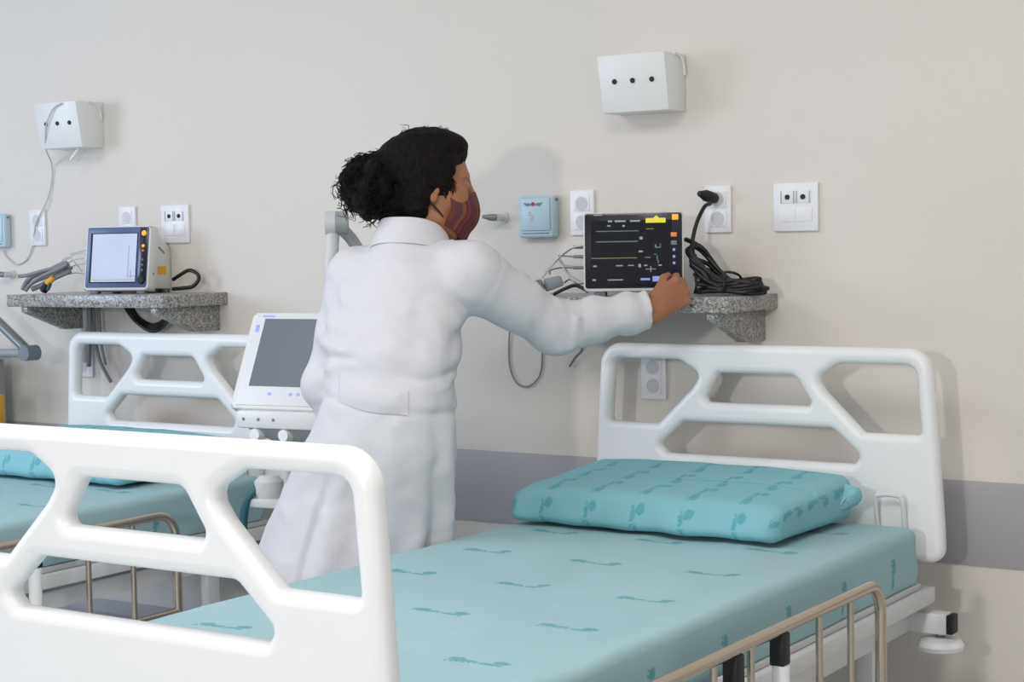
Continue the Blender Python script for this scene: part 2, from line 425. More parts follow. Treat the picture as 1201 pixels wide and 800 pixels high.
# soft box : grid surface with rounded edges, uv unrolled over the sides
def soft_box(hx, hy, hz, r, nx, ny, nz, fn=None):
    verts = []; uvs = []; faces = []; idx = {}
    def ax(n, h, rr):
        core = np.linspace(-h + rr, h - rr, n); e = h - rr + rr * np.linspace(0, 1, 5)[1:]
        return np.concatenate([-e[::-1], core, e])
    X, Y, Z = ax(nx, hx, r), ax(ny, hy, r), ax(nz, hz, r * 0.98)
    def vert(p, side):
        key = (round(p[0], 6), round(p[1], 6), round(p[2], 6))
        if key in idx: return idx[key]
        P = np.array(p); core = np.clip(P, [-hx + r, -hy + r, -hz + r], [hx - r, hy - r, hz - r])
        d = P - core; L = np.linalg.norm(d)
        if L > 1e-9: P = core + d / L * r
        drop = hz - P[2]
        u = P[0] + (math.copysign(drop, P[0]) if abs(P[0]) > hx - r * 0.9 else 0)
        v = P[1] + (math.copysign(drop, P[1]) if abs(P[1]) > hy - r * 0.9 else 0)
        Q = fn(Vector(P)) if fn else Vector(P)
        idx[key] = len(verts); verts.append(Q); uvs.append((u, v)); return idx[key]
    def sheet(A, Bx, f, flip):
        for i in range(len(A) - 1):
            for j in range(len(Bx) - 1):
                q = [vert(f(A[i], Bx[j]), 0), vert(f(A[i + 1], Bx[j]), 0), vert(f(A[i + 1], Bx[j + 1]), 0), vert(f(A[i], Bx[j + 1]), 0)]
                if len(set(q)) == 4: faces.append(q[::-1] if flip else q)
    sheet(X, Y, lambda a, c: (a, c, hz), False); sheet(X, Y, lambda a, c: (a, c, -hz), True)
    sheet(X, Z, lambda a, c: (a, -hy, c), False); sheet(X, Z, lambda a, c: (a, hy, c), True)
    sheet(Y, Z, lambda a, c: (hx, a, c), False); sheet(Y, Z, lambda a, c: (-hx, a, c), True)
    me = bpy.data.meshes.new('soft'); me.from_pydata(verts, [], faces)
    uvl = me.uv_layers.new(name='UVMap')
    li = np.empty(len(me.loops), dtype=np.int32); me.loops.foreach_get('vertex_index', li)
    uvl.data.foreach_set('uv', np.array(uvs, dtype=np.float32)[li].ravel())
    return me
def nz(p, s, seed=0.0): return noise.noise(Vector((p[0] * s + seed, p[1] * s + seed * 1.7, p[2] * s - seed)))

MX, MY, MZ = 0.455, 1.03, 0.067
def matt_fn(p):
    q = p.copy(); top = max(0, p.z / MZ)
    q.z += top * (0.004 * nz(p, 5, 1) + 0.002 * nz(p, 13, 2))
    for cx, sl, amp in ((0.10, 0.15, 0.003), (-0.19, 0.05, 0.002), (0.29, 0.02, 0.0015)):
        d = p.x - (cx + sl * (p.y - 0.35) + 0.02 * nz((p.x, p.y, 0), 3, 5)); q.z += top * amp * math.exp(-(d / 0.006) ** 2) * max(0.0, 0.4 + nz((0, p.y, 0), 6, cx * 9))
    side = abs(p.x) > MX - 0.03
    if side: q.x += math.copysign(0.004, p.x) * nz(p, 7, 3)
    if p.z < 0 and abs(p.x) > MX - 0.034: q.x += math.copysign((MX - abs(p.x)) * 0.8, p.x)
    return q
me = soft_box(MX, MY, MZ, 0.024, 40, 90, 5, matt_fn)
mt = link('mattress', me, 'sheet_cloth', None, 180)
mt.location = (BEDX, BEDY + 1.08, 0.553)
tag(mt, 'hospital mattress in a pale turquoise printed sheet on the right bed', 'mattress', 'mattresses on the hospital beds')
mt2 = mt.copy(); COL.objects.link(mt2); mt2.location.x += BEDLX
mt2['label'] = 'turquoise sheeted mattress on the farther left bed, seen through the near footboard holes'
B().tube([(-0.45, 1.032, -0.05), (0.45, 1.032, -0.05)], 0.003, 6).build('sheet_hem', 'sheet_cloth', mt)

PX, PY, PZ = 0.362, 0.215, 0.052
def pill_fn(p):
    q = p.copy()
    fy = (p.y + PY) / (2 * PY); fx = abs(p.x) / PX
    t = (0.82 + 0.30 * fy) * (1.0 - 0.10 * fx ** 4)
    q.z = -PZ + (p.z + PZ) * t
    up = (p.z + PZ) / (2 * PZ)
    if p.y < 0: q.y += 0.03 * up * (1 - fy) + 0.01 * math.sin(up * PI)* -1
    q.z += 0.004 * nz(p, 5, 2) * up + 0.0025 * nz(p, 14, 6) * up
    q.y += 0.004 * nz(p, 6, 8); q.x += 0.004 * nz(p, 6, 11)
    # gathers towards the front lower edge
    fr = max(0, 1 - fy * 2.2)
    q.z += fr * 0.0015 * math.sin(p.x * 46 + 4 * nz(p, 5, 3)) * (1 - up)
    q.y += fr * 0.006 * math.sin(p.x * 31 + 1 + 5 * nz(p, 4, 9))
    return q
me = soft_box(PX, PY, PZ, 0.026, 56, 34, 8, pill_fn)
pil = link('pillow', me, 'pillow_cloth', None, 180)
pil.location = (-1.983, 3.742, 0.682); pil.rotation_euler = (0, 0, math.radians(-1.0))
tag(pil, 'turquoise printed pillow lying on the right bed against its headboard', 'pillow', 'pillows on the hospital beds')
b = B()
b.hull([(0.30, 0.16, 0.0), (0.30, 0.20, 0.035), (0.345, 0.10, -0.03), (0.345, 0.17, 0.045), (0.362, 0.20, 0.0), (0.398, 0.150, 0.034), (0.408, 0.165, 0.022), (0.400, 0.165, -0.006), (0.38, 0.13, 0.0), (0.35, 0.2, -0.03)], 0.006)
b.build('pillowcase_corner', 'pillow_cloth', pil, 60)
pil2 = copy_tree(pil); pil2.location = (-1.983 + BEDLX, 3.742, 0.682)
pil2['label'] = 'turquoise pillow on the farther left bed, just showing over the near footboard'

# ------------------------------------------------------------------ granite shelves
def make_shelf():
    t = thing('wall_shelf', 'grey speckled granite shelf at right that the woman reaches over', 'shelf', (-2.3105, WY, 1.165), 0, 'granite shelves on the wall')
    B().box(-0.3635, 0.3635, -0.295, 0.0, -0.040, 0, 0.003).build('shelf_slab', 'granite', t)
    for x0, x1 in ((-0.303, -0.273), (0.297, 0.327)):
        B().prism([(-0.285, -0.040), (0, -0.040), (0, -0.124), (-0.115, -0.124), (-0.285, -0.058)], x0, x1, 'X', 0.002).build('shelf_bracket', 'granite', t)
    return t
sh = make_shelf()
sh2 = copy_tree(sh); sh2.location = (-4.2665, WY, 1.165)
sh2['label'] = 'grey speckled granite shelf at left under the blue-framed monitor'

# ------------------------------------------------------------------ wall boxes
def make_box():
    t = thing('wall_box', 'white metal wall box with three screw holes, right one above the granite shelf', 'wall box', (-2.213, WY, 1.737), 0, 'white wall boxes above the shelves')
    # x from -0.26 (left) to 0 (right); front leans: top stands out more than the bottom
    pts = [(-0.208, 0, 0.076), (0, 0, 0.076), (-0.208, 0, -0.078), (0, 0, -0.078), (-0.208, -0.125, 0.076), (0, -0.125, 0.076), (-0.203, -0.10, -0.078), (0, -0.10, -0.078)]
    B().hull(pts, 0.003).build('box_body', 'box_white', t)
    sl = 0.025 / 0.161
    for x in (-0.158, -0.102, -0.043):
        y = -0.125 + (0.076 - 0.005) * sl
        B().lathe([(0, 0), (0.0075, 0), (0.006, -0.004), (0, -0.004)], (x, y, 0.005), 'Y', 14).build('screw_hole', 'dark_hole', t)
    B().tube([(0.0, -0.07, 0.074), (0.002, -0.04, 0.070), (0.003, -0.02, 0.052), (0.003, -0.012, 0.02)], 0.004, 8, smooth=6).build('hinge_lip', 'box_white', t)
    return t
bx = make_box(); bx2 = copy_tree(bx); bx2.location = (-4.452, WY, 1.737)
bx2['label'] = 'white metal wall box at far left with a thin cord hanging from it'
B().tube([(-0.05, -0.07, -0.078), (-0.055, -0.075, -0.09), (-0.085, -0.075, -0.118)], 0.005, 8, smooth=4).build('pull_peg', 'plate_plastic', bx2)

# ------------------------------------------------------------------ sockets
def plate(t, w, h):
    B().box(-w / 2, w / 2, -0.010, 0, -h / 2, h / 2, 0.003).build('socket_plate', 'plate_plastic', t)
def module(t, x, z, w, h, kind):
    m = B().box(x - w / 2, x + w / 2, -0.012, -0.009, z - h / 2, z + h / 2, 0.0012).build('socket_module', 'plate_plastic', t)
    if kind == 'dark':
        B().lathe([(0, -0.0118), (0.007, -0.0118), (0.007, -0.014), (0.004, -0.0145), (0, -0.013)], (x, 0, z), 'Y', 16).build('key_hole', 'dark_hole', m)
        for s in (-1, 1): B().box(x + s * 0.018 - 0.0006, x + s * 0.018 + 0.0006, -0.0135, -0.0118, z - h / 2, z + h / 2).build('module_edge', 'grey_mark', m)
    if kind == 'pins':
        for dx, dz in ((-0.010, 0), (0.010, 0), (0, -0.006)):
            B().lathe([(0, -0.0118), (0.0028, -0.0118), (0.0028, -0.0126), (0, -0.0126)], (x + dx, 0, z + dz), 'Y', 10).build('pin_hole', 'dark_hole', m)
        B().lathe([(0.017, -0.0117), (0.0195, -0.0117), (0.0195, -0.0132), (0.017, -0.0132)], (x, 0, z), 'Y', 24).build('socket_ring', 'socket_grey', m)
def quad(label, x, kinds=('dark', 'dark')):
    t = thing('switch_plate', label, 'switch plate', (x, WY, 1.392), 0, 'square wall plates')
    plate(t, 0.126, 0.127)
    for k, dx in zip(kinds, (-0.022, 0.022)): module(t, dx, 0.026, 0.042, 0.032, k)
    for dx in (-0.024, 0.024): module(t, dx, -0.020, 0.045, 0.038, None)
    return t
def double(label, x, z=1.392):
    t = thing('wall_socket', label, 'wall socket', (x, WY, z), 0, 'upright double wall sockets')
    plate(t, 0.078, 0.127)
    for dz in (-0.026, 0.026): module(t, 0, dz, 0.052, 0.044, 'pins')
    return t
quad('square white wall plate on bare wall right of the black power plug', -1.890)
quad('square white wall plate at left, just right of the blue-framed monitor', -4.123)
double('upright white double socket with a black plug pushed into it', -2.117)
double('upright white double socket half hidden behind the black-screened monitor', -2.543)
double('upright white double socket at far left with a thin cord across it', -4.790)
double('upright white double socket mostly hidden behind the blue-framed monitor', -4.345)
double('low white socket seen through the right bed headboard', -2.321, 0.934)
double('low white socket seen through the left bed headboard', -4.574, 0.932)

# ------------------------------------------------------------------ pale blue boxes
def blue_box():
    t = thing('wall_dispenser', 'pale blue wall box with a red mark, behind the black-screened monitor', 'wall box', (-2.684, WY, 1.384), 0, 'pale blue wall boxes')
    B().box(-0.060, 0.060, -0.032, 0, -0.060, 0.060, 0.008, 3).build('box_shell', 'blue_plastic', t)
    c = B().box(-0.050, 0.050, -0.036, -0.030, -0.040, 0.054, 0.004).build('front_cover', 'blue_plastic', t)
    B().lathe([(0, -0.0355), (0.006, -0.0355), (0.006, -0.0372), (0, -0.0372)], (-0.006, 0, 0.036), 'Y', 16).build('red_dot', 'red_mark', c)
    w_ = B()
    for s in (-1, 1):
        w_.prism([(-0.006 + s * 0.008, 0.038), (-0.006 + s * 0.034, 0.040), (-0.006 + s * 0.022, 0.030), (-0.006 + s * 0.008, 0.032)], -0.0369, -0.0355, 'Y')
    w_.build('wing_mark', 'grey_mark', c)['kind'] = 'stuff'
    p_ = B()
    for k, (x, z, l) in enumerate(((-0.018, 0.012, 0.012), (-0.014, 0.004, 0.016), (-0.010, -0.004, 0.010), (-0.012, -0.012, 0.012))):
        p_.box(x - l / 2, x + l / 2, -0.0368, -0.0355, z - 0.0022, z + 0.0022)
    p_.build('printed_lines', 'pink_mark', c)['kind'] = 'stuff'
    B().box(-0.046, 0.046, -0.0335, -0.030, -0.049, -0.046, 0.001).build('push_slot', 'grey_mark', t)
    B().box(0.058, 0.064, -0.02, -0.012, 0.044, 0.052, 0.001).build('side_latch', 'grey_metal', t)
    return t
bb = blue_box(); bb2 = copy_tree(bb); bb2.location = (-4.995, WY, 1.384)
bb2['label'] = 'pale blue wall box cut by the left edge of the picture'

# gas outlet nozzles
def nozzle():
    t = thing('gas_outlet', 'small grey gas outlet valve on wall right of the face mask', 'gas outlet', (-2.812, WY, 1.384), 0, 'gas outlets on the wall')
    B().lathe([(0, 0), (0.016, 0), (0.016, -0.006), (0.010, -0.010), (0.010, -0.045), (0, -0.045)], (0, 0, 0), 'Y', 18).build('outlet_body', 'light_grey', t)
    B().tube([(0.002, -0.038, 0), (-0.020, -0.044, 0.001), (-0.030, -0.046, 0.002)], [0.011, 0.010, 0.008], 14).build('outlet_collar', 'grey_metal', t)
    B().tube([(-0.028, -0.046, 0.002), (-0.043, -0.049, 0.004)], [0.007, 0.0055], 12).build('outlet_tip', 'slate_plastic', t)
    return t
nz1 = nozzle(); nz2 = copy_tree(nz1); nz2.location = (-4.935, WY, 1.227); 
nz2['label'] = 'small outlet valve on wall at far left above the shelf end'

#PART2
# ------------------------------------------------------------------ cables helper
def cable(name, label, pts, r, m, cat='cable', group=None, n=8, sm=8):
    o = B().tube(pts, r, n, smooth=sm).build(name, m, None, 180)
    return tag(o, label, cat, group)

# ------------------------------------------------------------------ patient monitors
def rrect(x0, x1, z0, z1, r, seg=5): return rounded([(x0, z0), (x1, z0), (x1, z1), (x0, z1)], r, seg)
def slab(poly, y0, y1, bev=0.0):
    return B().prism([(p[0], p[1]) for p in poly], y0, y1, 'Y', bev)
SH = 1.165
def lay(b_, x0, x1, z0, z1, y=-0.0032, t=0.0012): b_.box(x0, x1, y - t, y, z0, z1)

# black one : local frame, screen faces -y, bottom centre at origin
t = thing('patient_monitor', 'black-screened patient monitor on the right shelf that the woman is touching', 'monitor', (-2.242, 3.985, SH), math.radians(27), 'patient monitors on the shelves')
MW, MH = 0.1315, 0.222
tilt = Matrix.Rotation(math.radians(-4), 4, 'X')
def mon(b_): return b_.xf(tilt)
mon(slab(rrect(-MW, MW, 0.014, MH, 0.010), 0.0, 0.032, 0.004)).build('front_case', 'case_white', t)
mon(slab(rrect(-MW + 0.012, MW - 0.012, 0.018, MH - 0.012, 0.012), 0.030, 0.105, 0.006)).build('rear_case', 'case_white', t)
f = mon(slab(rrect(-MW + 0.004, MW - 0.004, 0.022, MH - 0.003, 0.008), -0.0015, 0.004, 0.0006)).build('bezel', 'bezel_black', t)
s = mon(slab([(-MW + 0.020, 0.034), (MW - 0.030, 0.034), (MW - 0.030, MH - 0.022), (-MW + 0.020, MH - 0.022)], -0.0022, 0.002)).build('screen', 'screen_black', t)
# on-screen traces and read-outs (px of the photograph, 686..803 x 250..340, mapped onto the face)
def sx(px): return -MW + (px - 684.5) / 118.5 * 2 * MW
def sz(py): return MH - (py - 249) / 92.0 * (MH - 0.014)
def ui(name, m, rects, y=-0.0022):
    b_ = B()
    for (x0, y0, x1, y1) in rects: b_.box(sx(x0), sx(x1), y - 0.0008, y, sz(y1), sz(y0))
    o = mon(b_).build(name, m, s)
    if len(rects) > 1: o['kind'] = 'stuff'
    return o
ui('status_text', 'ui_white', [(714, 258.5, 719, 260.5), (722, 258.5, 735, 260.5), (740, 258.5, 752, 260.5), (713, 264, 717, 265.5), (731, 264, 734, 266), (697, 251.5, 707, 252.7), (776, 249.7, 784, 250.9)])
ui('trace', 'ui_cyan', [(700, 270.5, 750, 271.5), (700, 282.6, 749, 283.8)])
ui('trace', 'ui_olive', [(694, 301.8, 748, 302.8), (759, 268.5, 768, 269.5), (757, 301.5, 764, 302.5)])
ui('reading_text', 'ui_white', [(751, 278, 755, 281), (750, 294, 755, 296), (696, 310.5, 700, 312.3), (723, 310.5, 731, 311.8), (737, 310.5, 744, 311.6), (749.5, 309.5, 752.5, 313.5), (756, 310.5, 760, 312), (773, 310.5, 777, 312), (695, 326.5, 699, 328.5), (713, 327, 731, 328.3), (758, 315.2, 770, 316), (763.5, 312, 764.6, 319)])
ui('loop_trace', 'ui_cyan', [(769, 287, 771, 291), (771, 290, 776, 291.2), (775, 286, 776, 290), (768, 298, 771, 299.2), (771, 300, 772.3, 305), (772.3, 305, 773.4, 309)])
ui('touch_button', 'ui_violet', [(766, 324, 775, 330), (752, 326, 763, 328.5)])
ui('message_bar', 'ui_yellow', [(758.5, 256.5, 782, 262)])
mon(B().prism([(sx(767), sz(256.7)), (sx(775), sz(256.7)), (sx(771), sz(253.4))], -0.003, -0.0022, 'Y')).build('bell_mark', 'ui_yellow', s)
fb = f
def key(name, m, x0, y0, x1, y1):
    mon(B().box(sx(x0), sx(x1), -0.004, -0.001, sz(y1), sz(y0), 0.001)).build(name, m, fb)
key('alarm_key', 'amber', 789.5, 252.5, 797, 259); key('alarm_key', 'orange', 788, 273.5, 795, 278.5); key('alarm_key', 'grey_mark', 788, 283, 795, 288)
for yy in (292, 300, 307.5): key('menu_key', 'ui_violet', 790, yy, 793, yy + 3)
for x in (-0.09, 0.09):
    B().box(x - 0.015, x + 0.015, 0.01, 0.03, 0.0, 0.017, 0.003).build('foot', 'slate_plastic', t)
    B().box(x - 0.015, x + 0.015, 0.085, 0.10, 0.0, 0.022, 0.003).build('foot', 'slate_plastic', t)
for zz in (0.05, 0.09, 0.13):
    mon(B().lathe([(0, -0.004), (0.007, -0.004), (0.007, 0.004), (0, 0.004)], (-MW + 0.010, 0.065, zz), 'X', 14)).build('cable_port', 'slate_plastic', t)

# blue-framed one
t = thing('patient_monitor', 'blue-framed patient monitor with a pale screen on the left shelf', 'monitor', (-4.222, 4.045, SH), math.radians(13), 'patient monitors on the shelves')
W2, H2 = 0.123, 0.226
tilt = Matrix.Rotation(math.radians(-9), 4, 'X')
mon(slab(rrect(-W2, W2, 0.012, H2, 0.012), 0.0, 0.050, 0.005)).build('front_case', 'case_white', t)
B().prism([(0.045, 0.016), (0.170, 0.010), (0.170, 0.150), (0.075, 0.205)], -W2 + 0.012, W2 - 0.012, 'X', 0.006).build('rear_case', 'case_white', t)
f = mon(slab(rrect(-W2 + 0.006, W2 - 0.006, 0.021, H2 - 0.005, 0.008), -0.0015, 0.004, 0.0006)).build('bezel', 'bezel_blue', t)
mon(B().box(W2 - 0.040, W2 - 0.008, -0.0022, 0.001, 0.04, H2 - 0.008, 0.001)).build('key_strip', 'bezel_black', t)
mon(slab([(-W2 + 0.020, 0.036), (W2 - 0.046, 0.036), (W2 - 0.046, H2 - 0.024), (-W2 + 0.020, H2 - 0.024)], -0.0024, 0.001)).build('screen_surround', 'bezel_black', t)
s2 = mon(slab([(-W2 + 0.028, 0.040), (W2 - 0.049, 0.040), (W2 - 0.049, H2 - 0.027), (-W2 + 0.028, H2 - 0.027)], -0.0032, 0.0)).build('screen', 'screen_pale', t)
b_ = B(); lay(b_, -W2 + 0.028, W2 - 0.052, 0.046, 0.0475); lay(b_, 0.045, 0.0462, 0.052, 0.16); lay(b_, 0.052, 0.072, 0.058, 0.060); lay(b_, 0.056, 0.058, 0.052, 0.078); mon(b_).build('screen_lines', 'ui_white', s2)['kind'] = 'stuff'
b_ = B(); lay(b_, -W2 + 0.031, -W2 + 0.041, 0.041, 0.0455); mon(b_).build('battery_mark', 'ui_yellow', s2)
for z, m_, r_ in ((H2 - 0.026, 'amber', 0.010), (H2 - 0.068, 'amber', 0.006), (H2 - 0.084, 'orange', 0.004), (0.112, 'grey_mark', 0.004), (0.095, 'grey_mark', 0.004), (0.078, 'grey_mark', 0.004)):
    mon(B().lathe([(0, -0.001), (r_, -0.001), (r_ * 0.8, -0.005), (0, -0.006)], (W2 - 0.024, 0, z), 'Y', 16)).build('alarm_light' if r_ > 0.004 else 'menu_key', m_, t)
mon(B().lathe([(0, -0.001), (0.013, -0.001), (0.012, -0.012), (0, -0.013)], (W2 - 0.024, 0, 0.045), 'Y', 20)).build('turn_knob', 'black_rubber', t)
x = W2 - 0.0115
B().box(x - 0.001, x + 0.001, 0.085, 0.135, 0.060, 0.088).build('warning_label', 'yellow_label', t)
B().hull([(x - 0.001, 0.09, 0.150), (x + 0.001, 0.09, 0.150), (x + 0.001, 0.128, 0.128), (x - 0.001, 0.128, 0.128), (x + 0.001, 0.098, 0.153), (x + 0.001, 0.130, 0.133)]).build('side_mark', 'grey_mark', t)
mon(B().lathe([(0, -0.001), (0.004, -0.001), (0.004, 0.001), (0, 0.001)], (W2, 0.028, 0.07), 'X', 10)).build('side_screw', 'grey_metal', t)
for xx in (-0.09, 0.09):
    B().box(xx - 0.015, xx + 0.015, 0.01, 0.035, 0, 0.016, 0.003).build('foot', 'slate_plastic', t)
    B().box(xx - 0.015, xx + 0.015, 0.14, 0.16, 0, 0.014, 0.003).build('foot', 'slate_plastic', t)

# ------------------------------------------------------------------ cables on and around the shelves
def PY_(x, y, Y): return tuple(onY(x, y, Y))
# black mains lead : plug in the socket, down to the coil
t = thing('power_cord', 'black mains lead plugged into wall socket and heaped in loops on right shelf', 'cable', (-2.117, WY, SH), 0)
off = Vector(t.location)
def loc(pts): return [Vector(p) - off for p in pts]
plug = B().lathe([(0, -0.012), (0.012, -0.012), (0.015, -0.02), (0.016, -0.05), (0.011, -0.062), (0.007, -0.075), (0, -0.075)], (0, 0, 0), 'Y', 18)
plug.xf(Matrix.Translation(Vector((-2.117, WY - 0.0, 1.417)) - off) @ Matrix.Rotation(math.radians(-14), 4, 'X') @ Matrix.Rotation(math.radians(-20), 4, 'Z'))
plug.build('plug', 'black_rubber', t)
B().tube(loc([PY_(833, 239, WY - 0.07), PY_(826, 243, WY - 0.10), PY_(817, 262, WY - 0.13), PY_(812, 285, WY - 0.14), PY_(813, 300, WY - 0.14), (-2.125, WY - 0.15, SH + 0.075)]), 0.0055, 10, smooth=8).build('lead', 'black_cable', t, 180)
rng = random.Random(3)
for k in range(7):                               # the heaped loops
    h = 0.010 + 0.009 * k; pts = []
    for i in range(19):
        a = 2 * PI * i / 18
        lx = -2.018 + 0.096 * math.cos(a) + 0.010 * rng.uniform(-1, 1) - 0.004 * k
        ly = WY - 0.135 + (0.060 - 0.003 * k) * math.sin(a) + 0.006 * rng.uniform(-1, 1)
        rise = max(0.0, -math.cos(a)) * 0.013 * k + 0.0035 * (1 + math.sin(a * 3 + k)) 
        pts.append((lx, ly, SH + h * (0.55 + 0.45 * max(0.0, -math.cos(a))) + rise))
    B().tube(loc(pts), 0.0062, 8, smooth=4).build('cord_loop', 'black_cable', t, 180)
for dx in (-0.03, 0.05): B().tube(loc([(-2.06 + dx, WY - 0.20, SH + 0.008), (-2.05 + dx, WY - 0.21, SH + 0.03), (-2.07 + dx, WY - 0.17, SH + 0.06), (-2.06 + dx, WY - 0.10, SH + 0.05), (-2.06 + dx, WY - 0.08, SH + 0.01)]), 0.0035, 8, smooth=5).build('tie_strap', 'black_rubber', t, 180)

# black leads hanging under the left shelf
t = thing('power_cord', 'black cable bundle drooping below the left granite shelf', 'cable', (-4.25, WY - 0.03, SH - 0.04), 0)
off = Vector(t.location)
for k in range(4):
    d = 0.004 * k
    B().tube(loc([PY_(144 + k, 352, WY - 0.10 + d), PY_(149 + k * 1.5, 363 - k, WY - 0.06 + d), PY_(160 + k, 377 - k * 1.2, WY - 0.04 + d), PY_(177, 388 - k * 2.2, WY - 0.04 + d), PY_(190 - k, 384 - k * 1.5, WY - 0.05 + d), PY_(198 - k, 373, WY - 0.09 + d)]), 0.0075, 8, smooth=6).build('lead', 'black_cable', t, 180)
cable('mains_cable', 'black cable loop at the right side of the blue-framed monitor', [PY_(203, 328, WY - 0.06), PY_(212, 322, WY - 0.06), PY_(222, 317, WY - 0.05), PY_(231, 321, WY - 0.05), PY_(233, 328, WY - 0.05), PY_(226, 336, WY - 0.06), PY_(214, 338, WY - 0.07), PY_(203, 339, WY - 0.06)], 0.0065, 'black_cable')

# grey sensor leads heaped left of the left monitor
t = thing('sensor_leads', 'grey sensor leads with a yellow clip heaped left of the blue-framed monitor', 'cable', (-4.60, WY - 0.15, SH), 0)
off = Vector(t.location)
Yc = WY - 0.18
for k, pts in enumerate([
    [(27, 340), (32, 330), (42, 322), (60, 316), (76, 309), (80, 315)],
    [(30, 341), (38, 332), (54, 325), (70, 318), (84, 314)],
    [(22, 324), (32, 323), (46, 319), (62, 315), (78, 312)],
    [(38, 339), (50, 334), (64, 326), (82, 318)],
    [(33, 336), (44, 327), (58, 320), (74, 313), (79, 308)]]):
    B().tube(loc([PY_(x, y, Yc - 0.02 * k + 0.03 * (i / len(pts))) for i, (x, y) in enumerate(pts)]), 0.009 if k in (0, 3) else 0.0065, 8, smooth=6).build('lead', 'grey_cable', t, 180)
for k, pts in enumerate([
    [(74, 308), (84, 300), (96, 297), (104, 300)], [(76, 312), (86, 305), (98, 303)], [(80, 318), (88, 311), (100, 309)],
    [(72, 306), (80, 302), (88, 308), (96, 318)], [(78, 322), (90, 320), (100, 322)], [(82, 298), (90, 296), (102, 293)]]):
    B().tube(loc([PY_(x, y, Yc + 0.02 + 0.01 * k) for x, y in pts]), 0.0022, 6, smooth=6).build('thin_lead', 'pale_cable', t, 180)
B().tube(loc([PY_(55, 333, Yc - 0.06), PY_(63, 325, Yc - 0.05)]), 0.011, 12).build('yellow_clip', 'yellow_label', t, 60)
B().tube(loc([PY_(51, 341, Yc - 0.06), PY_(56, 333, Yc - 0.06)]), 0.013, 12).build('black_connector', 'black_rubber', t, 60)
B().tube(loc([PY_(56, 340, Yc - 0.065), PY_(59, 333, Yc - 0.065)]), 0.006, 10).build('green_clip', 'teal_tube', t, 60)

# grey sensor heads and thin leads left of the right monitor
t = thing('sensor_leads', 'grey sensor connectors with thin leads heaped left of the black-screened monitor', 'cable', (-2.52, WY - 0.15, SH), 0)
off = Vector(t.location)
Yd = WY - 0.17
B().hull(loc([PY_(637, 327, Yd), PY_(657, 323, Yd), PY_(661, 335, Yd), PY_(640, 343, Yd), PY_(638, 328, Yd + 0.04), PY_(658, 324, Yd + 0.04), PY_(662, 334, Yd + 0.04), PY_(641, 341, Yd + 0.04)]), 0.005).build('sensor_head', 'mid_grey', t)
B().hull(loc([PY_(622, 332, Yd - 0.01), PY_(634, 326, Yd - 0.01), PY_(640, 340, Yd - 0.01), PY_(626, 346, Yd - 0.01), PY_(623, 332, Yd + 0.03), PY_(635, 327, Yd + 0.03), PY_(640, 338, Yd + 0.03), PY_(627, 343, Yd + 0.03)]), 0.006).build('sensor_head', 'slate_plastic', t)
B().tube(loc([PY_(611, 334, Yd), PY_(622, 335, Yd)]), 0.008, 10).build('cable_boot', 'slate_plastic', t, 60)
for k, pts in enumerate([
    [(636, 326), (644, 316), (656, 302), (668, 292), (682, 288)], [(645, 322), (646, 317), (660, 314), (684, 315)],
    [(656, 302), (662, 312), (668, 322), (680, 330)], [(655, 300), (672, 301), (686, 303)], [(660, 313), (668, 325), (676, 336)],
    [(640, 320), (650, 309), (660, 299), (674, 290), (686, 290)], [(655, 303), (660, 310), (672, 312), (686, 313)], [(662, 332), (668, 328), (678, 333), (686, 332)]]):
    B().tube(loc([PY_(x, y, Yd + 0.015 * (k % 4)) for x, y in pts]), 0.0022, 6, smooth=6).build('thin_lead', 'grey_cable' if k % 2 else 'pale_cable', t, 180)
for yy in (290, 301, 314):
    B().tube(loc([PY_(673, yy, Yd + 0.02), PY_(686, yy, Yd + 0.02)]), 0.0045, 10).build('lead_plug', 'grey_cable', t, 60)
B().tube(loc([PY_(650, 345, Yd - 0.02), PY_(664, 338, Yd - 0.03), PY_(676, 335, Yd - 0.02), PY_(690, 342, Yd - 0.02)]), 0.005, 8, smooth=6).build('dark_lead', 'black_cable', t, 180)

cable('sensor_cable', 'thin grey cable hanging in a loop on wall under the right shelf', [PY_(600, 370, WY - 0.02), PY_(597, 400, WY - 0.006), PY_(598, 430, WY - 0.006), PY_(606, 449, WY - 0.006), PY_(620, 453, WY - 0.006), PY_(633, 440, WY - 0.006), PY_(636, 415, WY - 0.006), PY_(637, 375, WY - 0.02)], 0.0022, 'grey_cable')
cable('hanging_hook', 'short dark cable end hanging beside the right headboard top left', [PY_(668, 430, WY - 0.01), PY_(675, 419, WY - 0.012), PY_(683, 408, WY - 0.02), PY_(684, 380, WY - 0.05)], 0.003, 'slate_plastic')
cable('electric_cable', 'thin pale cord from far left wall box down past socket to blue box', [PY_(72, 121, WY - 0.13), PY_(62, 128, WY - 0.128), PY_(54, 148, WY - 0.120), PY_(54, 175, WY - 0.09), PY_(60, 190, WY - 0.02), PY_(61, 210, WY - 0.006), PY_(55, 235, WY - 0.012), PY_(42, 262, WY - 0.018), PY_(39, 285, WY - 0.008), PY_(32, 303, WY - 0.006), PY_(20, 310, WY - 0.006), PY_(8, 302, WY - 0.006), PY_(4, 294, WY - 0.006)], 0.0025, 'pale_cable')
t = thing('hanging_cables', 'pale and grey cables hanging from left shelf behind the left headboard', 'cable', (-4.53, WY, SH), 0)
off = Vector(t.location)
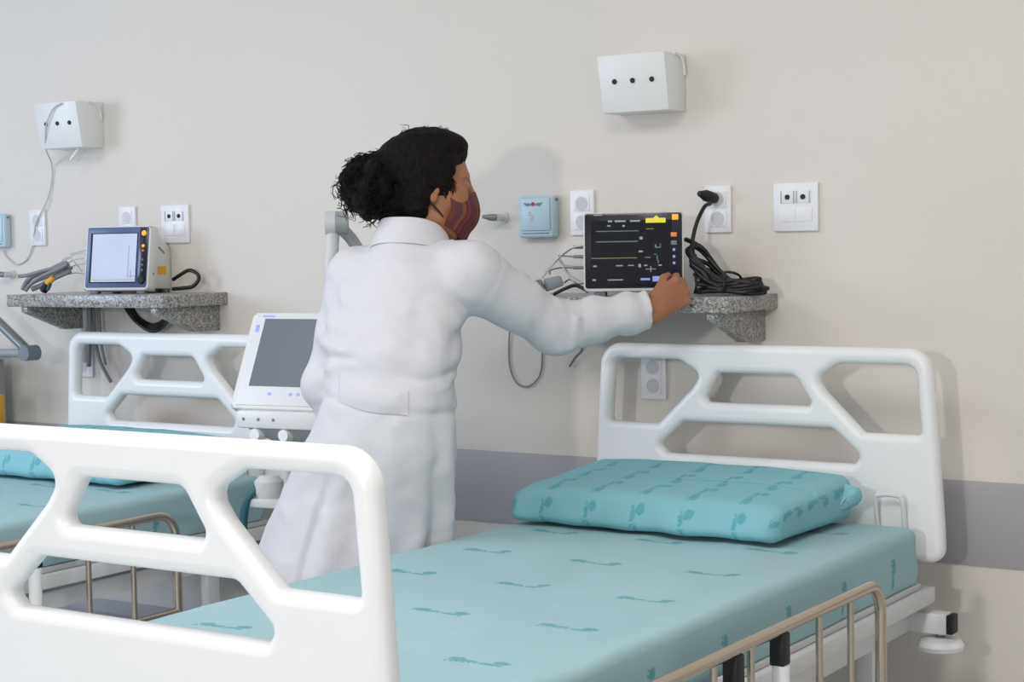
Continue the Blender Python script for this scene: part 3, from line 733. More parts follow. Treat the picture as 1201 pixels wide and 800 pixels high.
for k, (pts, m_, r_) in enumerate([([(100, 350), (100, 370), (98, 395), (97, 425)], 'pale_cable', 0.012), ([(108, 350), (110, 375), (112, 400), (118, 425), (130, 448)], 'grey_cable', 0.006), ([(115, 350), (117, 380), (119, 405), (124, 428)], 'grey_cable', 0.005), ([(104, 350), (105, 372), (105, 400), (104, 430)], 'grey_cable', 0.008)]):
    B().tube(loc([PY_(x, y, WY - 0.03 - 0.008 * k) for x, y in pts]), r_, 8, smooth=6).build('hanging_lead', m_, t, 180)

# ------------------------------------------------------------------ ventilator between the beds
vz = 4.76
vb = atz(330, 490, vz)
t = thing('ventilator', 'white ventilator on a wheeled stand, half hidden behind the woman', 'ventilator', (vb[0], vb[1], 0), math.radians(6))
def vloc(x, y, z=vz):
    return t.matrix_world.inverted() @ Vector(atz(x, y, z))
bpy.context.view_layer.update()
VH = vb[2]
# local : x right, y back, z up; screen face leans back
S_ = 429.0
W_, H_ = 0.165, 0.290
lean = Matrix.Translation((-0.01, 0, VH + 0.022)) @ Matrix.Rotation(math.radians(-26), 4, 'X')
def vm(b_): return b_.xf(lean)
vm(slab(rrect(-W_ + 0.0, W_ + 0.05, 0, H_, 0.012), 0, 0.085, 0.006)).build('screen_case', 'case_white', t)
vm(slab(rrect(-W_ + 0.016, W_ + 0.034, 0.010, H_ - 0.010, 0.008), -0.003, 0.004, 0.0015)).build('front_bezel', 'white_metal', t)
sc = vm(slab([(-W_ + 0.050, 0.066), (W_ + 0.02, 0.066), (W_ + 0.02, H_ - 0.022), (-W_ + 0.050, H_ - 0.022)], -0.0045, 0.0)).build('screen', 'screen_grey', t)
for x in (-0.04, 0.03, 0.055, 0.08): vm(B().box(x - 0.006, x + 0.006, -0.0042, -0.002, 0.040, 0.048, 0.001)).build('panel_key', 'ui_violet', t)
vm(B().box(-W_ + 0.024, -W_ + 0.036, -0.0042, -0.002, H_ - 0.062, H_ - 0.040, 0.001)).build('power_lamp', 'ui_violet', t)
vm(B().box(-W_ + 0.04, -W_ + 0.08, -0.0042, -0.002, H_ - 0.016, H_ - 0.011)).build('name_strip', 'ui_violet', t)
B().box(-W_ + 0.02, W_ + 0.04, -0.01, 0.16, VH - 0.032, VH + 0.018, 0.008).build('control_unit', 'white_metal', t)
for x in (-0.12, -0.07, -0.02): B().box(x - 0.004, x + 0.004, -0.012, -0.009, VH - 0.010, VH - 0.002, 0.001).build('unit_key', 'grey_mark', t)
for x in (-0.085, 0.01): B().lathe([(0, -0.03), (0.016, -0.03), (0.018, -0.01), (0.018, 0.02), (0, 0.02)], (x, 0.02, VH - 0.048), 'Y', 18).build('gas_port', 'white_plastic', t)
B().hull([(-0.12, 0.0, VH - 0.032), (0.15, 0.0, VH - 0.032), (-0.12, 0.15, VH - 0.032), (0.15, 0.15, VH - 0.032), (-0.04, 0.03, VH - 0.075), (0.07, 0.03, VH - 0.075), (-0.04, 0.11, VH - 0.075), (0.07, 0.11, VH - 0.075)], 0.005).build('mount_block', 'mid_grey', t)
B().tube([(0.015, 0.07, 0.10), (0.015, 0.07, VH - 0.07)], 0.028, 20).build('stand_pole', 'mid_grey', t)
base = B()
for a in range(5):
    an = 2 * PI * a / 5 + 0.3
    base.tube([(0.015, 0.07, 0.12), (0.015 + 0.10 * math.cos(an), 0.07 + 0.10 * math.sin(an), 0.11), (0.015 + 0.22 * math.cos(an), 0.07 + 0.22 * math.sin(an), 0.085)], [0.028, 0.022, 0.016], 12)
base.build('stand_base', 'white_metal', t)
for a in range(5):
    an = 2 * PI * a / 5 + 0.3
    B().lathe([(0, -0.014), (0.03, -0.014), (0.035, -0.008), (0.035, 0.008), (0.03, 0.014), (0, 0.014)], (0.015 + 0.22 * math.cos(an), 0.07 + 0.22 * math.sin(an), 0.0355), 'X', 20).build('caster', 'slate_plastic', t)
    B().tube([(0.015 + 0.22 * math.cos(an), 0.07 + 0.22 * math.sin(an), 0.05), (0.015 + 0.22 * math.cos(an), 0.07 + 0.22 * math.sin(an), 0.09)], 0.012, 10).build('caster_stem', 'grey_metal', t)
B().box(-0.08, 0.02, -0.05, 0.10, 0.600, 0.625, 0.005).build('water_tray', 'light_grey', t)
B().lathe([(0, 0.625), (0.035, 0.625), (0.04, 0.64), (0.04, 0.67), (0.025, 0.685), (0, 0.685)], (-0.04, -0.01, 0), 'Z', 20).build('humidifier', 'light_grey', t)
B().tube([(-0.06, -0.03, 0.655), (-0.085, -0.05, 0.62), (-0.10, -0.05, 0.56), (-0.10, -0.045, 0.50), (-0.06, -0.03, 0.45), (0.0, 0.03, 0.42)], 0.012, 12, smooth=6).build('breathing_hose', 'teal_tube', t, 180)
# hose arm rising behind her shoulder
A0 = vloc(386, 262, 4.72); A1 = vloc(404, 262, 4.80)
dv = (A1 - A0)
L = (t.matrix_world.inverted().to_3x3() @ Vector((_R[0], _R[1], 0))).normalized()
J = (A0 + A1) / 2
j = B().tube([J - L * 0.030, J - L * 0.002], 0.034, 24); j.build('arm_joint', 'light_grey', t)
B().tube([J - L * 0.002, J + L * 0.030], 0.0335, 24).build('arm_joint_cap', 'mid_grey', t)
p0 = J - L * 0.012 + Vector((0, 0, -0.02)); p1 = vloc(388, 330, 4.74); p2 = Vector((0.03, 0.20, VH + 0.16))
B().tube([p0, p1, p2], [0.019, 0.019, 0.017], 14, smooth=6).build('arm_segment', 'light_grey', t, 60)
B().tube([J + L * 0.018 + Vector((0, 0, -0.02)), vloc(416, 286, 4.78), vloc(440, 330, 4.80)], 0.017, 14, smooth=4).build('arm_segment', 'mid_grey', t, 60)

# ------------------------------------------------------------------ second machine cut by the left edge
q0 = onY(-60, 420, 4.02)
t = thing('ventilator', 'grey wheeled machine at the left edge with a jointed arm and yellow cable holder', 'ventilator', (q0[0], q0[1], 0), 0)
off = Vector(t.location)
def lp(x, y, Y): return Vector(onY(x, y, Y)) - off
B().box(-0.13, 0.13, -0.08, 0.14, 0.10, 0.93, 0.012).build('machine_body', 'mid_grey', t)
B().box(-0.15, 0.155, -0.10, 0.15, 0.93, 0.955, 0.006).build('top_tray', 'light_grey', t)
for sxx in (-1, 1):
    for syy in (-1, 1):
        B().lathe([(0, -0.012), (0.035, -0.012), (0.04, 0), (0.035, 0.012), (0, 0.012)], (sxx * 0.11, 0.03 + syy * 0.09, 0.0405), 'X', 18).build('caster', 'slate_plastic', t)
        B().tube([(sxx * 0.11, 0.03 + syy * 0.09, 0.05), (sxx * 0.11, 0.03 + syy * 0.09, 0.11)], 0.012, 10).build('caster_stem', 'grey_metal', t)
Ya = 3.98
e = lp(35, 414, Ya)
B().tube([lp(-60, 325, Ya), lp(-20, 360, Ya), e], 0.017, 14).build('arm_segment', 'grey_metal', t, 60)
B().tube([e + Vector((0, -0.028, 0)), e + Vector((0, 0.028, 0))], 0.026, 20).build('arm_joint', 'slate_plastic', t, 60)
B().tube([e + Vector((0, 0.01, 0)), lp(-10, 414, Ya + 0.02), lp(-50, 412, Ya + 0.03)], 0.015, 12).build('arm_segment', 'mid_grey', t, 60)
B().tube([lp(-50, 412, Ya + 0.03), Vector((0, 0.03, 0.955))], 0.015, 12).build('arm_post', 'mid_grey', t, 60)
B().tube([lp(-55, 330, Ya), lp(-60, 325, Ya), lp(-75, 420, Ya + 0.03)], 0.015, 12).build('arm_segment', 'mid_grey', t, 60)
yb = lp(-4, 480, 3.92)
B().box(yb.x - 0.03, yb.x + 0.022, yb.y - 0.03, 0.0 - 0.079, yb.z - 0.05, yb.z + 0.05, 0.01).build('cable_holder', 'yellow_plastic', t)
B().tube([Vector((yb.x, yb.y - 0.034, yb.z - 0.005)), Vector((yb.x + 0.03, yb.y - 0.034, yb.z - 0.03)), Vector((yb.x + 0.055, yb.y - 0.02, yb.z - 0.10)), Vector((yb.x + 0.05, yb.y + 0.0, yb.z - 0.25)), Vector((yb.x - 0.01, -0.079, yb.z - 0.35))], 0.006, 8, smooth=6).build('held_lead', 'black_cable', t, 180)

# ------------------------------------------------------------------ the woman : signed-distance modelling + surface nets
class Field:
    def __init__(s, xs, ys, zs):
        s.ax = [np.asarray(a, float) for a in (xs, ys, zs)]
        s.f = np.full([len(a) for a in s.ax], 0.5, dtype=np.float32)
    def sub(s, lo, hi):
        sl = tuple(slice(max(0, np.searchsorted(a, l) - 1), min(len(a), np.searchsorted(a, h) + 1)) for a, l, h in zip(s.ax, lo, hi))
        if any(q.stop - q.start < 1 for q in sl): return None, None
        g = np.meshgrid(*[a[q] for a, q in zip(s.ax, sl)], indexing='ij')
        return sl, np.stack(g, -1)
    def put(s, lo, hi, fn, k, op='add', pad=0.06):
        sl, p = s.sub(np.asarray(lo) - pad, np.asarray(hi) + pad)
        if sl is None: return
        d = fn(p).astype(np.float32); a = s.f[sl]
        if op == 'add':
            h = np.maximum(k - np.abs(a - d), 0) / max(k, 1e-6); s.f[sl] = np.minimum(a, d) - h * h * k / 4
        else:
            d = -d; h = np.maximum(k - np.abs(a - d), 0) / max(k, 1e-6); s.f[sl] = np.maximum(a, d) + h * h * k / 4
    def cone(s, a, b, r1, r2, k=0.02, flat=None, fl=1.0, op='add', disp=None):
        a = np.array(a, float); b = np.array(b, float); ba = b - a; L2 = ba @ ba
        fa = None if flat is None else np.array(flat, float) / np.linalg.norm(flat)
        def fn(p):
            q = p - a; t = np.clip(q @ ba / L2, 0, 1); d = q - t[..., None] * ba
            if fa is not None: d = d + (d @ fa)[..., None] * fa * (1 / fl - 1)
            o = np.linalg.norm(d, axis=-1) - (r1 + (r2 - r1) * t)
            if disp is not None: o = o - disp(t, p)
            return o
        R = max(r1, r2); s.put(np.minimum(a, b) - R, np.maximum(a, b) + R, fn, k, op)
    def ell(s, c, M, r, k=0.02, op='add'):
        c = np.array(c, float); M = np.array(M, float); r = np.array(r, float)
        def fn(p):
            q = (p - c) @ M.T; k0 = np.linalg.norm(q / r, axis=-1); k1 = np.linalg.norm(q / (r * r), axis=-1)
            return k0 * (k0 - 1) / np.maximum(k1, 1e-9)
        R = max(r); s.put(c - R, c + R, fn, k, op)
    def mesh(s, name):
        f = s.f; n = f.shape; ins = f < 0
        c = np.zeros([d - 1 for d in n], dtype=np.int8)
        for i in (0, 1):
            for j in (0, 1):
                for k in (0, 1):
                    c += ins[i:n[0] - 1 + i, j:n[1] - 1 + j, k:n[2] - 1 + k]
        act = np.argwhere((c > 0) & (c < 8)); idm = np.full(c.shape, -1, dtype=np.int32)
        idm[tuple(act.T)] = np.arange(len(act))
        cor = {}
        for i in (0, 1):
            for j in (0, 1):
                for k in (0, 1): cor[(i, j, k)] = f[act[:, 0] + i, act[:, 1] + j, act[:, 2] + k].astype(float)
        acc = np.zeros((len(act), 3)); cnt = np.zeros(len(act))
        for A in cor:
            for d in range(3):
                if A[d] == 0:
                    Bc = list(A); Bc[d] = 1; Bc = tuple(Bc); fa, fb = cor[A], cor[Bc]
                    m = (fa < 0) != (fb < 0); t = np.where(m, fa / np.where(m, fa - fb, 1), 0)
                    pt = np.zeros((len(act), 3)); pt[:] = A; pt[:, d] = t
                    acc += pt * m[:, None]; cnt += m
        pos = act + acc / cnt[:, None]
        V_ = np.stack([np.interp(pos[:, d], np.arange(n[d]), s.ax[d]) for d in range(3)], -1)
        F_ = []
        for d in range(3):
            a = [slice(None)] * 3; b = [slice(None)] * 3; a[d] = slice(0, -1); b[d] = slice(1, None)
            x = ins[tuple(a)] != ins[tuple(b)]; e = np.argwhere(x); sg = ins[tuple(a)][x]
            u, v = (d + 1) % 3, (d + 2) % 3
            ok = (e[:, u] > 0) & (e[:, v] > 0) & (e[:, u] < n[u] - 1) & (e[:, v] < n[v] - 1); e = e[ok]; sg = sg[ok]
            q = []
            for du, dv in ((-1, -1), (0, -1), (0, 0), (-1, 0)):
                w_ = e.copy(); w_[:, u] += du; w_[:, v] += dv; q.append(idm[w_[:, 0], w_[:, 1], w_[:, 2]])
            q = np.stack(q, -1); q[~sg] = q[~sg][:, ::-1]; F_.append(q)
        F_ = np.concatenate(F_); F_ = F_[(F_ >= 0).all(1)]
        me = bpy.data.meshes.new(name)
        me.vertices.add(len(V_)); me.vertices.foreach_set('co', V_.ravel())
        me.loops.add(F_.size); me.loops.foreach_set('vertex_index', F_.astype(np.int32).ravel())
        me.polygons.add(len(F_)); me.polygons.foreach_set('loop_start', np.arange(0, F_.size, 4, dtype=np.int32)); me.polygons.foreach_set('loop_total', np.full(len(F_), 4, dtype=np.int32))
        me.update(calc_edges=True); me.validate()
        return me
def axis(*segs):
    out = []
    for a, b, h in segs:
        n = max(1, int(round((b - a) / h))); out += list(a + (b - a) * np.arange(n) / n)
    return out + [segs[-1][1]]
def wavy(p, s, seed=0.0):
    x, y, z = p[..., 0] * s + seed, p[..., 1] * s + seed * 1.3, p[..., 2] * s - seed
    a = np.sin(x + 1.7 * np.sin(y * 0.9 + 0.6)) ; b = np.sin(y * 1.1 + 1.5 * np.sin(z * 0.8 + 1.1)); c = np.sin(z * 1.05 + 1.6 * np.sin(x * 0.85 + 2.3))
    return (a * b + b * c + c * a) / 2
A_ = np.array
def unit(v): v = A_(v, float); return v / np.linalg.norm(v)
UP = A_([0, 0, 1.0])

BODY_YAW = math.radians(8)
er = A_([math.cos(BODY_YAW), math.sin(BODY_YAW), 0]); ef = A_([-math.sin(BODY_YAW), math.cos(BODY_YAW), 0])
NK = atz(482, 286, 4.22)
SRt = NK + 0.165 * er + A_([0, 0, -0.072]); SLt = NK - 0.158 * er + A_([0, 0, -0.076])
def on_ray(px, py, S, l):
    d = ray(px, py); o = _C - S; a = d @ d; b = 2 * d @ o; c = o @ o - l * l; D = b * b - 4 * a * c
    t = (-b + math.sqrt(max(D, 0))) / 2 / a
    return _C + d * t
ER = on_ray(652, 382, SRt, 0.272); WR = on_ray(773, 362, ER, 0.266)
EL = on_ray(384, 452, SLt, 0.272); WL = EL + A_([0.03, 0.09, -0.19])
PV = atz(448, 530, 4.16)
FEET = A_([PV[0], PV[1] + 0.01, 0])
woman = thing('person', 'woman in a white lab coat and striped face mask reaching to the black-screened monitor', 'person', tuple(FEET))
INV = Matrix.Translation(-Vector(FEET))
def wlink(name, me, m, parent=woman, angle=180):
    me.transform(INV); return link(name, me, m, parent, angle)

# head frame
HA = math.radians(41.6)
hf = A_([math.sin(HA), math.cos(HA), 0]); hr = A_([math.cos(HA), -math.sin(HA), 0])
pt = math.radians(5); hx = hf * math.cos(pt) - UP * math.sin(pt); hz_ = hf * math.sin(pt) + UP * math.cos(pt); hy = hr
HM = np.stack([hx, hy, hz_])                       # rows : forward, right, up
HC = atz(503, 208, 4.25)
def hp(x, y, z): return HC + hx * x + hy * y + hz_ * z

# ---- body (skin) : one continuous surface
HANDC = WR + unit(atz(797, 335, 4.42) - WR) * 0.05
lo = np.minimum.reduce([HC - 0.16, WR - 0.1]); hi = np.maximum.reduce([HC + 0.16, WR + 0.16])
xs = axis((FEET[0] - 0.32, HC[0] - 0.13, 0.012), (HC[0] - 0.13, HC[0] + 0.15, 0.0036), (HC[0] + 0.15, WR[0] - 0.03, 0.010), (WR[0] - 0.03, WR[0] + 0.15, 0.0036))
ys = axis((FEET[1] - 0.2, HC[1] - 0.13, 0.012), (HC[1] - 0.13, HC[1] + 0.16, 0.0036), (HC[1] + 0.16, WR[1] - 0.02, 0.010), (WR[1] - 0.02, WR[1] + 0.17, 0.0036))
zs = axis((-0.01, WR[2] - 0.1, 0.012), (WR[2] - 0.1, WR[2] + 0.10, 0.0036), (WR[2] + 0.10, HC[2] - 0.19, 0.006), (HC[2] - 0.19, HC[2] + 0.13, 0.0036))
Bd = Field(xs, ys, zs)
# torso and legs (under the clothes)
Bd.cone(NK + A_([0, 0, -0.10]), PV + A_([0, 0, 0.12]), 0.095, 0.085, 0.05, ef, 0.7)
Bd.cone(PV + A_([0, 0, 0.12]), PV + A_([0, 0, -0.02]), 0.09, 0.105, 0.05, ef, 0.75)
Bd.cone(NK + A_([0, 0, -0.06]) + er * 0.13, NK + A_([0, 0, -0.06]) - er * 0.13, 0.045, 0.045, 0.05)
ANK = []
for s in (-1, 1):
    hip = PV + er * 0.075 * s + A_([0, 0, -0.03]); kn = A_([hip[0], hip[1] + 0.03, 0.47]); an = A_([hip[0], hip[1] - 0.01, 0.085]); ANK.append(an)
    Bd.cone(hip, kn, 0.075, 0.050, 0.03); Bd.cone(kn, an, 0.050, 0.034, 0.03)
    Bd.cone(an + A_([0, 0, -0.03]), an + ef * 0.14 + A_([0, 0, -0.055]), 0.036, 0.026, 0.03)
for S, E_, W_, in ((SRt, ER, WR), (SLt, EL, WL)):
    Bd.cone(S, E_, 0.044, 0.035, 0.03); Bd.cone(E_, W_, 0.036, 0.026, 0.02)
def hand(F, W_, u, v, w_, side_bend):
    u, v, w_ = unit(u), unit(v), unit(w_)
    P = lambda a, b, c: W_ + u * a + v * b + w_ * c
    F.cone(P(-0.03, 0, 0), P(0.02, 0, 0), 0.026, 0.027, 0.015, w_, 0.8)
    F.cone(P(0.025, 0.016, 0), P(0.085, 0.024, 0), 0.021, 0.017, 0.012, w_, 0.75)
    F.cone(P(0.025, -0.012, 0), P(0.078, -0.024, 0), 0.021, 0.016, 0.012, w_, 0.75)
    F.cone(P(0.03, 0.0, 0), P(0.088, 0.0, -0.002), 0.022, 0.017, 0.012, w_, 0.75)
    F.cone(P(0.02, 0.024, 0.012), P(0.05, 0.030, 0.014), 0.020, 0.016, 0.012)
    ln = (0.040, 0.044, 0.041, 0.033)
    for i, (b0, a0) in enumerate(((0.030, 0.088), (0.010, 0.094), (-0.011, 0.090), (-0.030, 0.080))):
        K = P(a0, b0, 0.0); r = (0.0095, 0.0098, 0.0092, 0.0080)[i]
        F.ell(P(a0 - 0.002, b0, -0.006), np.eye(3), (0.011, 0.011, 0.011), 0.006)
        an = np.cumsum([math.radians(q) for q in side_bend])
        cur = K
        for q, (ang, f_) in enumerate(zip(an, (1.0, 0.62, 0.5))):
            nx = cur + (u * math.cos(ang) + w_ * math.sin(ang)) * ln[i] * f_
            F.cone(cur, nx, r * (1 - 0.07 * q), r * (0.95 - 0.08 * q), 0.004); cur = nx
    t0, t1, t2 = P(0.045, 0.036, 0.014), P(0.075, 0.048, 0.022), P(0.098, 0.044, 0.034)
    F.cone(t0, t1, 0.0125, 0.0105, 0.008); F.cone(t1, t2, 0.0102, 0.0085, 0.004)
uR = unit(atz(817, 326, 4.40) - WR)
vR = unit(_U * 0.96 - _R * 0.28 - uR * ((_U * 0.96 - _R * 0.28) @ uR)); wR = np.cross(uR, vR)
if wR @ _F < 0: wR = -wR
hand(Bd, WR, uR, vR, wR, (48, 62, 40))
hand(Bd, WL, unit(WL - EL), -er * 0.2 + ef, -er * -1.0, (20, 25, 20))
# head
Bd.ell(hp(0, 0, 0), HM, (0.097, 0.076, 0.098), 0.02)
Bd.ell(hp(0.032, 0, -0.062), HM, (0.062, 0.058, 0.078), 0.03)
Bd.ell(hp(0.066, 0, -0.122), HM, (0.028, 0.028, 0.022), 0.03)
for s in (-1, 1):
    Bd.ell(hp(0.060, s * 0.040, -0.048), HM, (0.030, 0.026, 0.028), 0.025)
    Bd.cone(hp(0.02, s * 0.055, -0.10), hp(0.062, s * 0.025, -0.125), 0.016, 0.016, 0.025)
    Bd.cone(hp(0.088, s * 0.012, 0.008), hp(0.074, s * 0.046, 0.010), 0.009, 0.008, 0.015)
    Bd.ell(hp(0.094, s * 0.033, -0.014), HM, (0.016, 0.017, 0.010), 0.010, 'sub')
    Bd.ell(hp(0.080, s * 0.033, -0.014), HM, (0.0125, 0.0145, 0.0115), 0.004)
    Bd.cone(hp(0.089, s * 0.022, -0.008), hp(0.082, s * 0.047, -0.011), 0.0032, 0.003, 0.003)
    Bd.cone(hp(0.089, s * 0.022, -0.023), hp(0.083, s * 0.046, -0.020), 0.0025, 0.0025, 0.003)
    # ear
    Bd.ell(hp(-0.006, s * 0.078, -0.026), HM, (0.019, 0.008, 0.032), 0.006)
    Bd.ell(hp(-0.003, s * 0.087, -0.024), HM, (0.011, 0.007, 0.020), 0.004, 'sub')
    Bd.ell(hp(-0.002, s * 0.079, -0.054), HM, (0.009, 0.006, 0.011), 0.005)
Bd.cone(hp(0.095, 0, -0.002), hp(0.116, 0, -0.046), 0.0075, 0.011, 0.012)
for s in (-1, 1): Bd.ell(hp(0.106, s * 0.012, -0.050), HM, (0.011, 0.008, 0.008), 0.008)
Bd.cone(hp(0.088, -0.020, -0.086), hp(0.088, 0.020, -0.086), 0.008, 0.008, 0.008); Bd.ell(hp(0.094, 0, -0.081), HM, (0.009, 0.020, 0.006), 0.005); Bd.ell(hp(0.093, 0, -0.092), HM, (0.008, 0.017, 0.006), 0.005)
Bd.cone(hp(-0.018, 0, -0.07), NK + A_([0.0, 0.0, -0.05]), 0.055, 0.062, 0.03)
body = wlink('body', Bd.mesh('body'), 'skin')
for s in (-1, 1):
    for nm, m_, c, r in (('eyeball', 'eye_white', (0.0835, s * 0.033, -0.0145), 0.0115), ('iris', 'hair', (0.0890, s * 0.0335, -0.0145), 0.0062)):
        b_ = B(); t_ = bmesh.new(); bmesh.ops.create_uvsphere(t_, u_segments=16, v_segments=10, radius=r); b_._merge(t_)
        b_.xf(Matrix.Translation(Vector(hp(*c)))); b_.xf(INV); b_.build(nm, m_, woman, 180)
    b_ = B().tube([hp(0.093, s * 0.012, 0.010), hp(0.0895, s * 0.026, 0.0145), hp(0.0805, s * 0.043, 0.0125), hp(0.071, s * 0.053, 0.007)], [0.0020, 0.0032, 0.0028, 0.0012], 8, smooth=5)
    b_.xf(INV).build('eyebrow', 'hair', woman, 180)

# ---- hair
hb_ = atz(436, 217, 4.22)
hc = (HC + hb_) / 2
xs = axis((hb_[0] - 0.13, HC[0] + 0.13, 0.0042)); ys = axis((min(hb_[1], HC[1]) - 0.13, HC[1] + 0.15, 0.0042)); zs = axis((HC[2] - 0.16, HC[2] + 0.16, 0.0042))
Hr = Field(xs, ys, zs)
Hr.ell(hp(-0.016, 0, 0.020), HM, (0.103, 0.088, 0.100), 0.02)
Hr.ell(hp(0.034, 0, 0.080), HM, (0.054, 0.062, 0.034), 0.03)
Hr.ell(hp(0.055, 0.0, 0.074), HM, (0.024, 0.048, 0.026), 0.02)
for s in (-1, 1):
    Hr.ell(hp(0.012, s * 0.066, 0.012), HM, (0.052, 0.026, 0.050), 0.02)
    Hr.ell(hp(-0.034, s * 0.058, -0.050), HM, (0.032, 0.030, 0.066), 0.02)
    Hr.ell(hp(0.034, s * 0.068, -0.012), HM, (0.014, 0.012, 0.030), 0.012)
Hr.ell(hp(-0.055, 0, -0.068), HM, (0.048, 0.062, 0.066), 0.03)
Hr.ell(hp(0.105, 0, -0.025), HM, (0.060, 0.075, 0.072), 0.012, 'sub')
for s in (-1, 1): Hr.ell(hp(0.080, s * 0.070, -0.030), HM, (0.042, 0.045, 0.075), 0.010, 'sub')
rg = np.random.default_rng(5)
Hr.ell(hb_ + A_([0, 0, 0.004]), np.eye(3), (0.056, 0.060, 0.062), 0.03)
Hr.cone(hp(-0.085, 0, 0.03), hb_, 0.045, 0.055, 0.03)
Hr.cone(hp(-0.075, -0.01, -0.085), hb_ + A_([0.02, 0.01, -0.05]), 0.042, 0.03, 0.03)
for i in range(46):
    d = unit(rg.normal(size=3)); c = hb_ + d * (0.058 + 0.012 * rg.random()) * A_([1.0, 1.0, 1.05]); r = 0.012 + 0.012 * rg.random()
    Hr.ell(c, np.eye(3), (r, r, r), 0.012)
P_ = np.stack(np.meshgrid(*Hr.ax, indexing='ij'), -1)
Hr.f += (0.0030 * wavy(P_, 95, 1.0) + 0.0022 * wavy(P_, 190, 2.0)).astype(np.float32)
hair = wlink('hair', Hr.mesh('hair'), 'hair')
# loose curls
cb = B(); rn = random.Random(11)
def curl(p, d, L, rad, turns, r=0.0011):
    d = Vector(d).normalized(); a = d.orthogonal().normalized(); b2 = d.cross(a); ph = rn.uniform(0, 6.28); pts = []
    n = max(8, int(turns * 9))
    for i in range(n + 1):
        t_ = i / n; an = ph + turns * 2 * PI * t_; q = rad * min(1, 3 * t_)
        pts.append(Vector(p) + d * (L * t_) + a * (q * math.cos(an)) + b2 * (q * math.sin(an)) + Vector((0, 0, -0.25 * L * t_ * t_)))
    cb.tube(pts, [r, r, r * 0.5], 4)
for i in range(420):
    d = unit(rg.normal(size=3)); 
    if d @ _R > 0.55: continue
    st = hb_ + d * 0.056
    curl(st, unit(d + 0.5 * rg.normal(size=3)), 0.020 + 0.030 * rn.random(), 0.006 + 0.008 * rn.random(), 1 + 1.4 * rn.random(), 0.0014)
for i in range(90):
    an = rn.uniform(-1.2, 3.6); x = 0.095 * math.cos(an); z = 0.10 * math.sin(an) + 0.022
    if x > 0.045 and z < 0.05: continue
    y = rn.uniform(-0.06, 0.06); s_ = math.sqrt(max(0.1, 1 - (y / 0.09) ** 2))
    p = hp(-0.012 + x * s_, y, z * s_ + 0.004); d = unit(hx * x + hz_ * z + hy * y * 1.2)
    curl(p, unit(d * 0.6 + 0.7 * rg.normal(size=3)), 0.010 + 0.020 * rn.random(), 0.003 + 0.004 * rn.random(), 0.8 + rn.random(), 0.0008)
for i in range(60):
    y = rn.uniform(-0.05, 0.05); p = hp(-0.075 + 0.02 * rn.random(), y, -0.085 - 0.02 * rn.random())
    curl(p, unit(-hx * 0.5 - hz_ + 0.5 * rg.normal(size=3)), 0.02 + 0.03 * rn.random(), 0.006, 1.2, 0.0010)
for i in range(26):
    p = hp(0.034 + 0.012 * rn.random(), 0.070, 0.0 - 0.03 * rn.random()); curl(p, unit(-hz_ + 0.3 * hx + 0.3 * rg.normal(size=3)), 0.012 + 0.012 * rn.random(), 0.003, 1.0, 0.0009)
cb.xf(INV); co_ = cb.build('hair_curls', 'hair', woman, 180); co_['kind'] = 'stuff'
tie = B().tube([hb_ + (unit(HC - hb_)) * 0.055 + (unit(np.cross(HC - hb_, UP)) * math.cos(a) + UP * math.sin(a)) * 0.040 for a in np.linspace(0, 2 * PI, 25)], 0.006, 8)
tie.xf(INV).build('hair_tie', 'black_rubber', woman, 180)

# ---- mask
def mask():
    nu, nv = 36, 22; V0 = []; UVm = []
    for lay_ in (0.0, 0.0025):
        for j in range(nv + 1):
            t_ = j / nv
            for i in range(nu + 1):
                s_ = -1 + 2 * i / nu; al = s_ * math.radians(74)
                c = abs(math.sin(al))
                zt = -0.026 - 0.022 * c ** 1.3; zb = -0.163 + 0.050 * c ** 1.6
                z = zt + (zb - zt) * t_
                bul = math.sin(PI * min(1, t_ * 1.02)) 
                xm = 0.113 + 0.016 * math.sin(PI * min(1.0, t_ / 0.75)) - 0.022 * max(0, (t_ - 0.55) / 0.45) ** 1.5   # centre profile
                rx = xm - 0.0
                ry = 0.073 + 0.004 * bul - 0.004 * max(0, (t_ - 0.6) / 0.4)
                k_ = 1.0 - 0.03 * math.cos(al * 6) * 0
                ridge = 0.006 * max(0, 1 - abs(s_) * 4)
                x = (rx + ridge - lay_) * math.cos(al) ** 0.8; y = (ry - lay_) * math.sin(al)
                V0.append(hp(x, y, z)); UVm.append((s_ * 0.5, t_))
    F = []; n = nu + 1; off = n * (nv + 1)
    for j in range(nv):
        for i in range(nu):
            q = (j * n + i, j * n + i + 1, (j + 1) * n + i + 1, (j + 1) * n + i); F.append(q); F.append(tuple(off + a for a in q[::-1]))
    for i in range(nu): F += [(i + 1, i, off + i, off + i + 1), (nv * n + i, nv * n + i + 1, off + nv * n + i + 1, off + nv * n + i)]
    for j in range(nv): F += [(j * n, (j + 1) * n, off + (j + 1) * n, off + j * n), ((j + 1) * n + nu, j * n + nu, off + j * n + nu, off + (j + 1) * n + nu)]
    me = bpy.data.meshes.new('mask'); me.from_pydata([Vector(v) for v in V0], [], F)
    uvl = me.uv_layers.new(name='UVMap'); li = np.empty(len(me.loops), dtype=np.int32); me.loops.foreach_get('vertex_index', li)
    uvl.data.foreach_set('uv', A_(UVm, dtype=np.float32)[li].ravel())
    bm = bmesh.new(); bm.from_mesh(me); bmesh.ops.recalc_face_normals(bm, faces=bm.faces); bm.to_mesh(me); bm.free()
    return me
mk_ = wlink('face_mask', mask(), 'mask_cloth')
